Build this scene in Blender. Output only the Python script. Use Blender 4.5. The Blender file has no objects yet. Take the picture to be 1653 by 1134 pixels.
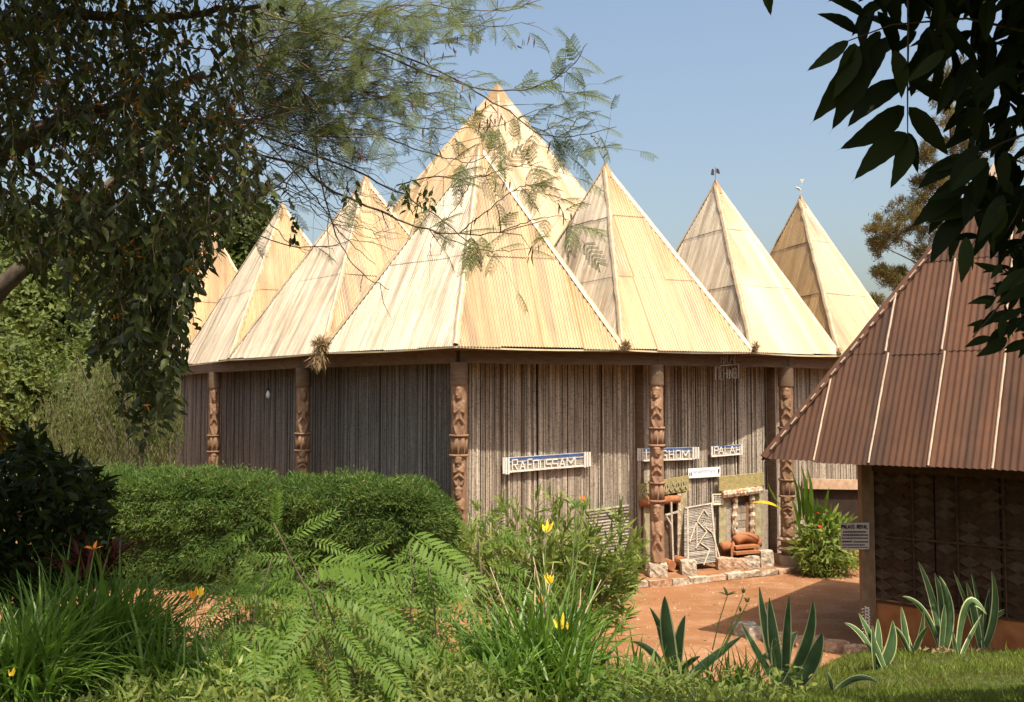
import bpy, math, random
import numpy as np
from mathutils import Vector, Matrix

random.seed(7); rng = np.random.default_rng(7)
scene = bpy.context.scene
R = math.radians

# ------------------------------------------------------------------ camera
EYE = np.array([0.0, 0.0, 3.55]); FPX = 1488.0; CX, CY = 826.5, 567.0; PITCH = R(2.89)
cam_d = bpy.data.cameras.new('camera'); cam = bpy.data.objects.new('camera', cam_d)
scene.collection.objects.link(cam); scene.camera = cam
cam.location = EYE; cam.rotation_euler = (R(90) + PITCH, 0, 0)
cam_d.sensor_width = 36.0; cam_d.lens = 36.0 * FPX / 1653.0
cam_d.clip_start = 0.05; cam_d.clip_end = 3000

# ------------------------------------------------------------------ light
SUN_EL = 61.0
Lx, Ly = -0.42, 0.907                       # horizontal travel of the sunlight
sun_dir = Vector((-Lx * math.cos(R(SUN_EL)), -Ly * math.cos(R(SUN_EL)), math.sin(R(SUN_EL))))
world = bpy.data.worlds.new('World'); scene.world = world; world.use_nodes = True
wn = world.node_tree; bg = wn.nodes['Background']
sky = wn.nodes.new('ShaderNodeTexSky'); sky.sky_type = 'NISHITA'; sky.sun_disc = False
sky.sun_elevation = R(SUN_EL); sky.sun_rotation = math.atan2(sun_dir.x, sun_dir.y)
sky.air_density = 1.5; sky.dust_density = 8.5; sky.ozone_density = 0.6; sky.altitude = 600
wn.links.new(sky.outputs[0], bg.inputs[0]); bg.inputs[1].default_value = 0.15
sl = bpy.data.lights.new('sun', 'SUN'); sl.energy = 5.0; sl.angle = R(0.5); sl.color = (1.0, 0.925, 0.78)
so = bpy.data.objects.new('sun', sl); scene.collection.objects.link(so)
so.rotation_euler = sun_dir.to_track_quat('Z', 'Y').to_euler(); so.location = (2, -20, 30)
scene.view_settings.view_transform = 'Standard'; scene.view_settings.look = 'None'
scene.view_settings.exposure = 0.4; scene.view_settings.gamma = 1.0
scene.view_settings.use_curve_mapping = False
scene.cycles.max_bounces = 6; scene.cycles.transparent_max_bounces = 6

# ------------------------------------------------------------------ maths helpers
_up = np.array([0, -math.sin(PITCH), math.cos(PITCH)]); _fw = np.array([0, math.cos(PITCH), math.sin(PITCH)])
def ray(px, py):
    return _fw + np.array([1.0, 0, 0]) * ((px - CX) / FPX) + _up * ((CY - py) / FPX)
def W(px, py, Y):
    d = ray(px, py); return EYE + d * (Y / d[1])
def Wz(px, py, z):
    d = ray(px, py); return EYE + d * ((z - EYE[2]) / d[2])
def Wp(px, py, p0, n):
    d = ray(px, py); return EYE + d * (np.dot(p0 - EYE, n) / np.dot(d, n))
def proj(P):
    q = np.asarray(P) - EYE
    z = q @ _fw; z = np.where(np.abs(z) < 1e-4, 1e-4, z)
    return CX + FPX * q[..., 0] / z, CY - FPX * (q @ _up) / z, z
def unit(v):
    v = np.asarray(v, float); return v / (np.linalg.norm(v, axis=-1, keepdims=True) + 1e-12)
def inpoly(x, y, poly):
    x = np.asarray(x); y = np.asarray(y); c = np.zeros(x.shape, bool); n = len(poly)
    for i in range(n):
        x1, y1 = poly[i]; x2, y2 = poly[(i + 1) % n]
        if y1 == y2: continue
        t = ((y1 > y) != (y2 > y)) & (x < (x2 - x1) * (y - y1) / (y2 - y1) + x1)
        c ^= t
    return c
def snoise(p, s=1.0, seed=0):
    p = np.asarray(p) * s; r = np.random.default_rng(seed); out = 0
    for k in range(5):
        a = r.normal(size=p.shape[-1]) * (1 + .6 * k); out = out + np.sin(p @ a + r.uniform(0, 6.28)) / (1 + .5 * k)
    return out / 2.6

# ------------------------------------------------------------------ mesh builder
class MB:
    def __init__(s): s.v = []; s.f = []; s.mi = []; s.r = []; s.p = []; s.n = 0
    def add(s, v, f, mi=0, r=None, p=None):
        v = np.asarray(v, float).reshape(-1, 3)
        if len(v) == 0: return s
        s.v.append(v)
        if isinstance(f, np.ndarray): fl = [f]
        else:
            d = {}
            for q in f: d.setdefault(len(q), []).append(q)
            fl = [np.array(a) for a in d.values()]
        for a in fl:
            s.f.append(a + s.n); s.mi.append(np.full(len(a), mi, np.int32))
        s.r.append(np.broadcast_to(np.asarray(0.5 if r is None else r, float), (len(v),)))
        s.p.append(v if p is None else np.asarray(p, float).reshape(-1, 3)); s.n += len(v); return s
    def box(s, c, sx, sy, sz, ax=None, mi=0, r=None):
        c = np.asarray(c, float); ax = np.eye(3) if ax is None else np.asarray(ax)
        o = np.array([[i, j, k] for i in (-1, 1) for j in (-1, 1) for k in (-1, 1)], float) * np.array([sx, sy, sz]) / 2
        return s.add(c + o @ ax, [(0, 1, 3, 2), (4, 6, 7, 5), (0, 4, 5, 1), (2, 3, 7, 6), (0, 2, 6, 4), (1, 5, 7, 3)], mi, r, o)
    def bar(s, a, b, w, h, up=(0, 0, 1), mi=0, r=None):
        a = np.asarray(a, float); b = np.asarray(b, float); d = b - a; L = np.linalg.norm(d); x = d / L
        y = unit(np.cross(up, x)); z = np.cross(x, y)
        return s.box((a + b) / 2, L, w, h, np.array([x, y, z]), mi, r)
    def tube(s, pts, rad, n=6, mi=0, r=None, cap=True):
        P = np.asarray(pts, float); m = len(P); rad = np.broadcast_to(np.asarray(rad, float), (m,))
        T = unit(np.gradient(P, axis=0)); ref = np.array([0, 0, 1.0]) if abs(T[0][2]) < .9 else np.array([1.0, 0, 0])
        A = []; u = unit(np.cross(T[0], ref))
        for i in range(m):
            u = unit(u - T[i] * np.dot(u, T[i])); w = np.cross(T[i], u)
            for k in range(n):
                a = 2 * math.pi * k / n; A.append(P[i] + rad[i] * (math.cos(a) * u + math.sin(a) * w))
        F = [(i * n + k, i * n + (k + 1) % n, (i + 1) * n + (k + 1) % n, (i + 1) * n + k) for i in range(m - 1) for k in range(n)]
        if cap: F += [tuple(range(n))[::-1], tuple((m - 1) * n + k for k in range(n))]
        return s.add(A, F, mi, r)
    def leaves(s, P, D, N, L, Wd, T, F, mi=0, r=None):
        """scatter a leaf template: T (k,3) local (across, along, lift) -> world"""
        P = np.asarray(P); n = len(P)
        if n == 0: return s
        D = unit(D); S = unit(np.cross(D, N)); N = np.cross(S, D)
        L = np.broadcast_to(L, (n,)); Wd = np.broadcast_to(Wd, (n,)); k = len(T)
        V = (P[:, None] + S[:, None] * (T[None, :, :1] * Wd[:, None, None]) + D[:, None] * (T[None, :, 1:2] * L[:, None, None])
             + N[:, None] * (T[None, :, 2:3] * L[:, None, None]))
        Fa = (F[None] + (np.arange(n) * k)[:, None, None]).reshape(-1, F.shape[1])
        rr = rng.random(n) if r is None else np.broadcast_to(r, (n,))
        return s.add(V.reshape(-1, 3), Fa, mi, np.repeat(rr, k))
    def mesh(s, name, mats, smooth=False):
        me = bpy.data.meshes.new(name)
        V = np.concatenate(s.v); n = len(V); me.vertices.add(n); me.vertices.foreach_set('co', V.astype(np.float32).ravel())
        tot = np.concatenate([np.full(len(a), a.shape[1], np.int32) for a in s.f]); li = np.concatenate([a.ravel() for a in s.f]).astype(np.int32)
        me.loops.add(len(li)); me.polygons.add(len(tot)); st = np.concatenate([[0], np.cumsum(tot)[:-1]]).astype(np.int32)
        me.loops.foreach_set('vertex_index', li); me.polygons.foreach_set('loop_start', st)
        try: me.polygons.foreach_set('loop_total', tot)
        except Exception: pass
        me.polygons.foreach_set('material_index', np.concatenate(s.mi))
        me.polygons.foreach_set('use_smooth', np.full(len(tot), smooth))
        a = me.attributes.new('rnd', 'FLOAT', 'POINT'); a.data.foreach_set('value', np.concatenate(s.r).astype(np.float32))
        a = me.attributes.new('loc', 'FLOAT_VECTOR', 'POINT'); a.data.foreach_set('vector', np.concatenate(s.p).astype(np.float32).ravel())
        me.update(calc_edges=True)
        for m in (mats if isinstance(mats, (list, tuple)) else [mats]): me.materials.append(m)
        return me
    def build(s, name, mats, parent=None, smooth=False, kind=None):
        return link(name, s.mesh(name, mats, smooth), parent, kind)

def link(name, data, parent=None, kind=None, M=None):
    o = bpy.data.objects.new(name, data); scene.collection.objects.link(o)
    if parent is not None:
        o.parent = parent
        if parent.type == 'EMPTY': o.matrix_parent_inverse = Matrix.Translation(-parent.location)
    if M is not None: o.matrix_basis = M
    if kind: o['kind'] = kind
    return o
def thing(name, loc, label, cat, group=None):
    o = bpy.data.objects.new(name, None); scene.collection.objects.link(o); o.location = Vector([float(c) for c in loc])
    o.empty_display_size = .2; return tag(o, label, cat, group)
def tag(o, label, cat, group=None):
    o['label'] = label; o['category'] = cat
    if group: o['group'] = group
    return o
def basis(P, D, N, sc=1.0):
    D = unit(D); S = unit(np.cross(D, N)); N = np.cross(S, D)
    M = Matrix.Identity(4)
    for i in range(3):
        M[i][0] = S[i] * sc; M[i][1] = D[i] * sc; M[i][2] = N[i] * sc; M[i][3] = P[i]
    return M

# ------------------------------------------------------------------ materials
class NT:
    def __init__(s, name):
        s.m = bpy.data.materials.new(name); s.m.use_nodes = True; s.t = s.m.node_tree; s.t.nodes.clear()
        s.out = s.t.nodes.new('ShaderNodeOutputMaterial')
    def n(s, ty, **kw):
        x = s.t.nodes.new(ty)
        for k, v in kw.items():
            if k.startswith('i_'): 
                key = k[2:]; key = int(key) if key.isdigit() else key.replace('_', ' ')
                if isinstance(v, bpy.types.NodeSocket): s.t.links.new(v, x.inputs[key])
                else: x.inputs[key].default_value = v
            else: setattr(x, k, v)
        return x
    def l(s, a, b): s.t.links.new(a, b)
    def attr(s, name): return s.n('ShaderNodeAttribute', attribute_name=name)
    def noise(s, vec, scale, detail=4, rough=.55):
        x = s.n('ShaderNodeTexNoise', i_Scale=scale, i_Detail=detail, i_Roughness=rough); s.l(vec, x.inputs['Vector']); return x.outputs[0]
    def ramp(s, fac, stops):
        x = s.n('ShaderNodeValToRGB'); e = x.color_ramp.elements
        while len(e) < len(stops): e.new(.5)
        for el, (p, c) in zip(e, stops): el.position = p; el.color = (*c, 1) if len(c) == 3 else c
        s.l(fac, x.inputs[0]); return x.outputs[0]
    def map(s, vec, scale=(1, 1, 1), loc=(0, 0, 0)):
        x = s.n('ShaderNodeMapping'); x.inputs['Scale'].default_value = scale; x.inputs['Location'].default_value = loc
        s.l(vec, x.inputs['Vector']); return x.outputs[0]
    def mix(s, f, a, b, mode='MIX'):
        x = s.n('ShaderNodeMix', data_type='RGBA', blend_type=mode)
        for v, i in ((f, 0), (a, 6), (b, 7)):
            if isinstance(v, bpy.types.NodeSocket): s.l(v, x.inputs[i])
            elif i == 0: x.inputs[0].default_value = v
            else: x.inputs[i].default_value = (*v, 1)
        return x.outputs[2]
    def math(s, op, a, b=0.0):
        x = s.n('ShaderNodeMath', operation=op)
        for v, i in ((a, 0), (b, 1)):
            if isinstance(v, bpy.types.NodeSocket): s.l(v, x.inputs[i])
            else: x.inputs[i].default_value = v
        return x.outputs[0]
    def geo(s): return s.n('ShaderNodeNewGeometry').outputs['Position']
    def bump(s, h, dist=.01, strength=.6):
        x = s.n('ShaderNodeBump', i_Strength=strength, i_Distance=dist); s.l(h, x.inputs['Height']); return x.outputs[0]
    def pbr(s, col, rough=.8, bump=None, metal=0.0, spec=.3):
        b = s.n('ShaderNodeBsdfPrincipled'); s.b = b
        for v, k in ((col, 'Base Color'), (rough, 'Roughness'), (metal, 'Metallic'), (spec, 'Specular IOR Level')):
            if isinstance(v, bpy.types.NodeSocket): s.l(v, b.inputs[k])
            else: b.inputs[k].default_value = (*v, 1) if isinstance(v, tuple) else v
        if bump is not None: s.l(bump, b.inputs['Normal'])
        s.l(b.outputs[0], s.out.inputs[0]); return s.m

def leaf_mat(name, stops, rough=.5, trans=.3, tcol=None, spec=.35):
    stops = [(p_, (min(1, c_[0] * 1.15), c_[1] * .96, c_[2] * .65)) for p_, c_ in stops]
    t = NT(name); a = t.attr('rnd').outputs['Fac']
    nz = t.noise(t.geo(), 3.0, 2)
    f = t.math('ADD', t.math('MULTIPLY', a, .75), t.math('MULTIPLY', nz, .25))
    c = t.ramp(f, stops); t.pbr(c, rough, spec=spec)
    tr = t.n('ShaderNodeBsdfTranslucent'); 
    t.l(t.mix(.5, c, tcol or (stops[-1][1][0] * 1.3, stops[-1][1][1] * 1.5, stops[-1][1][2])), tr.inputs[0])
    mx = t.n('ShaderNodeMixShader'); mx.inputs[0].default_value = trans
    t.l(t.b.outputs[0], mx.inputs[1]); t.l(tr.outputs[0], mx.inputs[2]); t.l(mx.outputs[0], t.out.inputs[0]); return t.m

def simple(name, c1, c2, scale=8, rough=.85, bump=.005, aniso=(1, 1, 1), spec=.2, rnd=.0):
    t = NT(name); v = t.map(t.geo(), aniso); nz = t.noise(v, scale, 6)
    col = t.ramp(nz, [(.3, c1), (.7, c2)])
    if rnd: col = t.mix(t.math('MULTIPLY', t.attr('rnd').outputs['Fac'], rnd), col, tuple(x * .35 for x in c1))
    return t.pbr(col, rough, t.bump(nz, bump), spec=spec)

M = {}
def roof_mat(name, base, streakd, streakl, rough, rnd_amt, seed=0, rust=None):
    t = NT(name); p = t.attr('loc').outputs['Vector']; oi = t.n('ShaderNodeObjectInfo').outputs['Random']
    st = t.noise(t.map(p, (9, .5, 1)), 1.0, 5, .6)
    st2 = t.noise(t.map(p, (3.2, .22, 1), (seed, 3, 0)), 1.0, 5, .55)
    fine = t.noise(t.map(p, (40, 6, 1)), 1.0, 4)
    big = t.noise(t.map(p, (.6, .6, 1)), 1.0, 3)
    c = t.mix(t.ramp(st, [(.38, (0, 0, 0)), (.62, (1, 1, 1))]), base, streakl)
    c = t.mix(t.math('MULTIPLY', t.ramp(st2, [(.50, (0, 0, 0)), (.68, (1, 1, 1))]), .85), c, streakd)
    c = t.mix(t.math('MULTIPLY', t.ramp(fine, [(.45, (0, 0, 0)), (.75, (1, 1, 1))]), .35), c, streakd)
    c = t.mix(t.math('MULTIPLY', t.ramp(big, [(.45, (0, 0, 0)), (.7, (1, 1, 1))]), .4), c, streakl)
    if rust: c = t.mix(t.ramp(t.noise(t.geo(), 1.3, 6, .65), [(.5, (0, 0, 0)), (.68, (.55, .55, .55))]), c, rust)
    br = t.math('ADD', 1.0 - rnd_amt / 2, t.math('MULTIPLY', oi, rnd_amt))
    c = t.mix(1.0, c, t.n('ShaderNodeCombineColor', i_0=br, i_1=br, i_2=br).outputs[0], 'MULTIPLY')
    return t.pbr(c, rough, t.bump(fine, .002, .4), spec=.5)
M['roof'] = roof_mat('cream_corrugated_metal', (.37, .225, .095), (.19, .115, .055), (.46, .31, .145), .42, .22)
M['roof2'] = roof_mat('glare_paled_corrugated_metal', (.40, .31, .205), (.19, .135, .085), (.64, .55, .42), .36, .18, 5)  # paler copy for left-facing roof sides, washed light and glare put into the colour
M['rust'] = roof_mat('rust_red_corrugated_metal', (.080, .031, .014), (.034, .018, .011), (.10, .040, .018), .9, .4, 9, (.125, .05, .02))
M['cap'] = simple('cream_ridge_metal', (.38, .27, .15), (.56, .44, .28), 6, .4, .003, spec=.5)
M['capd'] = simple('tan_finial_metal', (.30, .19, .1), (.42, .28, .15), 6, .6, .003)
M['strip'] = simple('pale_sealing_strip', (.36, .25, .18), (.52, .40, .30), 5, .7, .002)
M['beam'] = simple('weathered_brown_timber', (.10, .065, .04), (.17, .11, .07), 5, .85, .006, (1, 1, 4))
M['trim'] = simple('pale_eave_trim', (.5, .42, .26), (.66, .58, .4), 6, .6, .002)
def bamboo(name, a, b, dark):
    t = NT(name); p = t.geo(); r = t.attr('rnd').outputs['Fac']
    v = t.map(p, (14, 14, 1.2)); nz = t.noise(v, 1.0, 5, .6); nod = t.noise(t.map(p, (18, 18, 26)), 1.0, 4, .7)
    c = t.ramp(r, [(0, dark), (.25, a), (.75, b), (1, tuple(min(1, x * 1.25) for x in b))])
    c = t.mix(t.math('MULTIPLY', t.ramp(nz, [(.42, (0, 0, 0)), (.7, (1, 1, 1))]), .6), c, dark)
    c = t.mix(t.math('MULTIPLY', t.ramp(nod, [(.5, (0, 0, 0)), (.62, (1, 1, 1))]), .45), c, tuple(x * .6 for x in dark))
    return t.pbr(c, .8, t.bump(nod, .012, .7), spec=.2)
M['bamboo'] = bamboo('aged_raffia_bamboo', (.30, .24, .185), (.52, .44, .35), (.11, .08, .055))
M['bamboo_shaded'] = bamboo('shaded_raffia_bamboo', (.16, .14, .12), (.23, .205, .175), (.08, .065, .05))  # darker copy for the left bays, their shade put into the colour
M['cane'] = bamboo('pale_split_cane', (.50, .42, .32), (.62, .54, .42), (.28, .2, .14))
M['greycane'] = bamboo('grey_split_cane', (.27, .24, .205), (.34, .30, .26), (.16, .13, .10))
M['canew'] = simple('white_painted_cane', (.66, .6, .52), (.8, .76, .7), 12, .6, .002)
M['blue'] = simple('blue_painted_cane', (.05, .09, .22), (.09, .15, .33), 12, .6, .002)
M['carved'] = simple('carved_red_brown_wood', (.17, .095, .055), (.28, .17, .10), 9, .75, .012, (1, 1, .5))
M['carvedg'] = simple('carved_greyish_wood', (.24, .13, .08), (.34, .21, .13), 7, .8, .012, (1, 1, .5))
M['orange'] = simple('laterite_stained_wood', (.27, .10, .045), (.40, .17, .075), 8, .85, .008)
M['stone'] = simple('rough_whitewashed_stone', (.22, .15, .10), (.62, .54, .42), 14, .95, .03)
M['stoner'] = simple('red_stained_stone', (.28, .13, .07), (.55, .4, .28), 13, .95, .03)
M['concrete'] = simple('clay_plaster', (.34, .21, .13), (.5, .36, .24), 6, .95, .01)  # pale brown clay plaster, tone varied by noise
M['ykw'] = simple('yellow_green_painted_board', (.24, .18, .08), (.42, .35, .15), 14, .85, .004, (1, 1, 3))
M['ykl'] = simple('lime_stained_board', (.26, .19, .11), (.44, .42, .24), 9, .85, .004)
def mottled():
    t = NT('mottled_painted_carving'); nz = t.n('ShaderNodeTexVoronoi', i_Scale=22.0); t.l(t.map(t.geo(), (1, 1, .7)), nz.inputs['Vector'])
    c = t.ramp(nz.outputs['Color'], [(0, (.10, .06, .04)), (.3, (.5, .44, .32)), (.55, (.35, .13, .06)), (.8, (.6, .55, .42))])
    return t.pbr(c, .85, t.bump(nz.outputs['Distance'], .02))
M['mottled'] = mottled()
M['dark'] = simple('shade_black', (.02, .013, .009), (.035, .022, .015), 4, .95, .002)  # near-black standing for shade in openings and behind canes; also plain black parts
M['white'] = simple('white_sign_paint', (.74, .74, .74), (.82, .82, .82), 4, .5, .001)
M['paper'] = simple('cream_notice_board', (.66, .6, .45), (.76, .7, .55), 4, .7, .001)
M['ink'] = simple('black_lettering', (.03, .025, .025), (.05, .045, .04), 4, .7, .001)
M['inkg'] = simple('faded_grey_lettering', (.42, .42, .5), (.5, .5, .58), 4, .7, .001)
M['pink'] = simple('faded_grey_sign_board', (.42, .35, .32), (.52, .44, .4), 4, .7, .001)
M['bulb'] = simple('white_bulb_glass', (.8, .8, .82), (.85, .85, .87), 4, .2, .0, spec=.5)
M['vane'] = simple('dark_tin', (.04, .03, .03), (.07, .05, .05), 8, .5, .001)
M['vanel'] = simple('pale_tin', (.5, .48, .42), (.6, .58, .5), 8, .5, .001)
M['straw'] = leaf_mat('dry_straw', [(0, (.15, .12, .08)), (1, (.34, .29, .24))], .9, .2)
M['bark'] = simple('grey_brown_bark', (.055, .04, .03), (.14, .11, .08), 14, .9, .02, (1, 1, .35))
M['twig'] = simple('thin_brown_twig', (.09, .06, .04), (.2, .15, .1), 20, .85, .002)
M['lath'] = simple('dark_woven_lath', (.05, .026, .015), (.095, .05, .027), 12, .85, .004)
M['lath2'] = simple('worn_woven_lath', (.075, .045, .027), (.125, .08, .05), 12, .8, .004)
M['plast'] = simple('red_laterite_plaster', (.30, .10, .035), (.44, .18, .07), 5, .95, .015)
def ground():
    t = NT('packed_laterite_earth'); p = t.geo()
    a = t.noise(t.map(p, (.35, .9, 1)), 1.0, 6, .6); b = t.noise(p, 9.0, 6, .7); c_ = t.noise(p, 60.0, 3, .6)
    c = t.ramp(a, [(.32, (.23, .105, .047)), (.52, (.275, .13, .06)), (.7, (.33, .165, .08))])
    c = t.mix(t.math('MULTIPLY', t.ramp(b, [(.5, (0, 0, 0)), (.7, (1, 1, 1))]), .3), c, (.24, .10, .045))
    trk = t.noise(t.map(p, (.9, 1.5, 1)), 1.0, 8, .72)
    c = t.mix(t.math('MULTIPLY', t.ramp(trk, [(.48, (0, 0, 0)), (.62, (1, 1, 1))]), .35), c, (.46, .27, .16))
    c = t.mix(t.math('MULTIPLY', t.ramp(c_, [(.58, (0, 0, 0)), (.7, (1, 1, 1))]), .25), c, (.2, .09, .04))
    h = t.math('ADD', b, t.math('MULTIPLY', c_, .3))
    return t.pbr(c, .95, t.bump(h, .02, .5), spec=.1)
M['earth'] = ground()
def soil():
    t = NT('soil_and_turf'); p = t.geo(); a = t.noise(p, 3.0, 6, .6)  # brown soil mottled at random with green turf
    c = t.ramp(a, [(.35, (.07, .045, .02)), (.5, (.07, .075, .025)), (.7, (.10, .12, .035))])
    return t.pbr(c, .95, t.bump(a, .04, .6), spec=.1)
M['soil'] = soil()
G = lambda *s: [(i / (len(s) - 1), c) for i, c in enumerate(s)]
M['lf_left'] = leaf_mat('vine_leaf', G((.010, .02, .007), (.025, .045, .014), (.055, .085, .028), (.11, .14, .05)), .38, .28)
M['lf_org'] = leaf_mat('withered_orange_leaf', G((.22, .09, .015), (.5, .24, .03)), .7, .4)
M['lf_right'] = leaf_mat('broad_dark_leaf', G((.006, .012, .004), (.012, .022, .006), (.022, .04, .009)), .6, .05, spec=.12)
M['lf_can'] = leaf_mat('shade_crown_leaf', G((.015, .03, .01), (.04, .07, .02)), .5, .1)
M['lf_fea'] = leaf_mat('feathery_leaf', G((.055, .10, .035), (.10, .155, .055), (.17, .22, .09)), .55, .35)
M['pod'] = leaf_mat('brown_seed_pod', G((.07, .035, .02), (.22, .13, .07)), .6, .1)
M['lf_pin'] = leaf_mat('pinnate_leaflet', G((.045, .11, .022), (.10, .20, .042), (.18, .31, .075)), .55, .4, spec=.25)
M['lf_ole'] = leaf_mat('narrow_shrub_leaf', G((.06, .12, .035), (.15, .24, .065), (.29, .37, .12)), .42, .35)
M['lf_lily'] = leaf_mat('strap_leaf', G((.033, .09, .016), (.085, .19, .032), (.19, .33, .07)), .4, .35, spec=.45)
M['lf_hedge'] = leaf_mat('juniper_spray', G((.028, .072, .026), (.085, .165, .052), (.18, .29, .10)), .6, .35)
M['lf_bg'] = leaf_mat('distant_leaf', G((.045, .08, .024), (.085, .135, .04), (.155, .205, .065)), .6, .3)
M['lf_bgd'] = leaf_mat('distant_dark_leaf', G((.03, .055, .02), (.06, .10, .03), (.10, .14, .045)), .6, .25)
M['lf_weep'] = leaf_mat('weeping_narrow_leaf', G((.035, .065, .022), (.08, .125, .045), (.17, .21, .085)), .6, .35)
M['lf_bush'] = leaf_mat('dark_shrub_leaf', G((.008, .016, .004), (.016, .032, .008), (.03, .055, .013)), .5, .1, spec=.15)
M['lf_red'] = leaf_mat('dark_red_leaf', G((.05, .01, .01), (.11, .025, .02)), .5, .3)
M['lf_cov'] = leaf_mat('ground_cover_leaf', G((.06, .11, .035), (.13, .20, .06), (.26, .31, .10)), .6, .35)
M['grass'] = leaf_mat('grass_blade', G((.06, .12, .02), (.12, .2, .035), (.24, .28, .08)), .6, .35)
M['needle'] = leaf_mat('pine_needle', G((.07, .075, .035), (.13, .125, .06), (.2, .18, .085)), .7, .2)
M['agave'] = simple('blue_green_agave_flesh', (.045, .085, .032), (.09, .155, .06), 6, .55, .003, spec=.2)
M['agavem'] = simple('cream_agave_margin', (.5, .5, .22), (.66, .64, .32), 8, .5, .002, spec=.35)
M['yel'] = simple('yellow_petal', (.75, .5, .03), (.85, .65, .06), 20, .6, .001)
M['orp'] = simple('orange_petal', (.75, .22, .02), (.85, .35, .03), 20, .6, .001)
M['redp'] = simple('red_petal', (.6, .05, .03), (.75, .1, .06), 20, .6, .001)
M['stem'] = simple('green_stem', (.12, .2, .05), (.2, .3, .08), 10, .6, .002)
M['deadst'] = simple('dry_pale_stalk', (.4, .3, .18), (.58, .46, .3), 10, .8, .002)

# leaf templates (across, along, lift)
T_DIA = np.array([[0, 0, 0], [-.5, .42, .06], [0, 1, -.06], [.5, .42, .06]]); F_DIA = np.array([[0, 1, 2], [0, 2, 3]])
T_OV = np.array([[0, 0, 0], [-.38, .18, .05], [.38, .18, .05], [0, .3, 0], [-.5, .42, .05], [.5, .42, .05], [-.3, .72, .01], [.3, .72, .01], [0, .68, -.03], [0, 1.0, -.12]])
F_OV = np.array([[0, 3, 1], [0, 2, 3], [1, 3, 4], [2, 5, 3], [3, 8, 4], [3, 5, 8], [4, 8, 6], [5, 7, 8], [6, 8, 9], [8, 7, 9]])
T_NAR = np.array([[0, 0, 0], [-.5, .4, .02], [.5, .4, .02], [0, 1, -.1], [-.32, .75, -.02], [.32, .75, -.02]])
F_NAR = np.array([[0, 2, 1], [1, 2, 5], [1, 5, 4], [4, 5, 3]])
def rdir(n, up=0.0, spread=1.0):
    v = rng.normal(size=(n, 3)) * spread; v[:, 2] += up; return unit(v)

# ================================================================== SETTING
def bank_foot(x):
    x = np.asarray(x, float); return 11.6 + 1.5 * np.clip((x - 3.0) / 1.7, 0, 1) + .25 * np.sin(x * 1.3)
def gz(x, y):
    x = np.asarray(x, float); y = np.asarray(y, float); f = bank_foot(x)
    t = np.clip((f - y) / (f - 4.4), 0, 1); z = 1.97 * t
    z = z + np.where(t > 0, .05 * np.sin(x * 2.1 + y) * np.sin(y * 1.7) * np.minimum(1, t * 4) * (1 - t * .3), 0)
    return np.where(t <= 0, 0.0, z)
mb = MB()   # the ground: one sheet to the horizon
xs = np.concatenate([[-1500, -400, -120, -60, -40], np.arange(-30, 30.1, .5), [40, 60, 120, 400, 1500]])
ys = np.concatenate([[-400, -60, -20, -8], np.arange(0, 45.1, .5), [60, 90, 160, 400, 2000]])
X, Y = np.meshgrid(xs, ys); Z = -.03 * np.clip(np.abs(X) - 40, 0, 1)
hill = 0
V = np.stack([X, Y, Z], -1).reshape(-1, 3); nx = len(xs)
I = np.arange((len(ys) - 1) * (nx - 1)); a = (I // (nx - 1)) * nx + I % (nx - 1)
mb.add(V, np.stack([a, a + 1, a + 1 + nx, a + nx], 1))
mb.build('ground', M['earth'], kind='structure')
mb = MB()   # the raised garden bank the camera stands on
xs = np.arange(-22, 22.01, .2); ys = np.concatenate([np.arange(-14, 4, 1.0), np.arange(4, 13.61, .15)])
X, Y = np.meshgrid(xs, ys); Zb = gz(X, Y); Zb = np.where(Y < bank_foot(X) + .01, Zb + .01, -.08)
V = np.stack([X, Y, Zb], -1).reshape(-1, 3); nx = len(xs)
I = np.arange((len(ys) - 1) * (nx - 1)); a = (I // (nx - 1)) * nx + I % (nx - 1)
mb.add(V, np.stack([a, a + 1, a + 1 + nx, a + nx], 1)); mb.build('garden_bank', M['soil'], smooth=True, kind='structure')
mb = MB()   # low hill behind the left side
xs = np.linspace(-95, -9, 50); ys = np.linspace(34, 120, 40); X, Y = np.meshgrid(xs, ys)
Zh = 7.5 * np.clip((-9 - X) / 14, 0, 1) * np.clip((Y - 34) / 22, 0, 1) + .5 * np.sin(X * .4) * np.sin(Y * .3) - .1
V = np.stack([X, Y, Zh], -1).reshape(-1, 3); nx = len(xs); I = np.arange((len(ys) - 1) * (nx - 1)); a = (I // (nx - 1)) * nx + I % (nx - 1)
mb.add(V, np.stack([a, a + 1, a + 1 + nx, a + nx], 1)); mb.build('hill', M['soil'], smooth=True, kind='structure')

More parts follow.
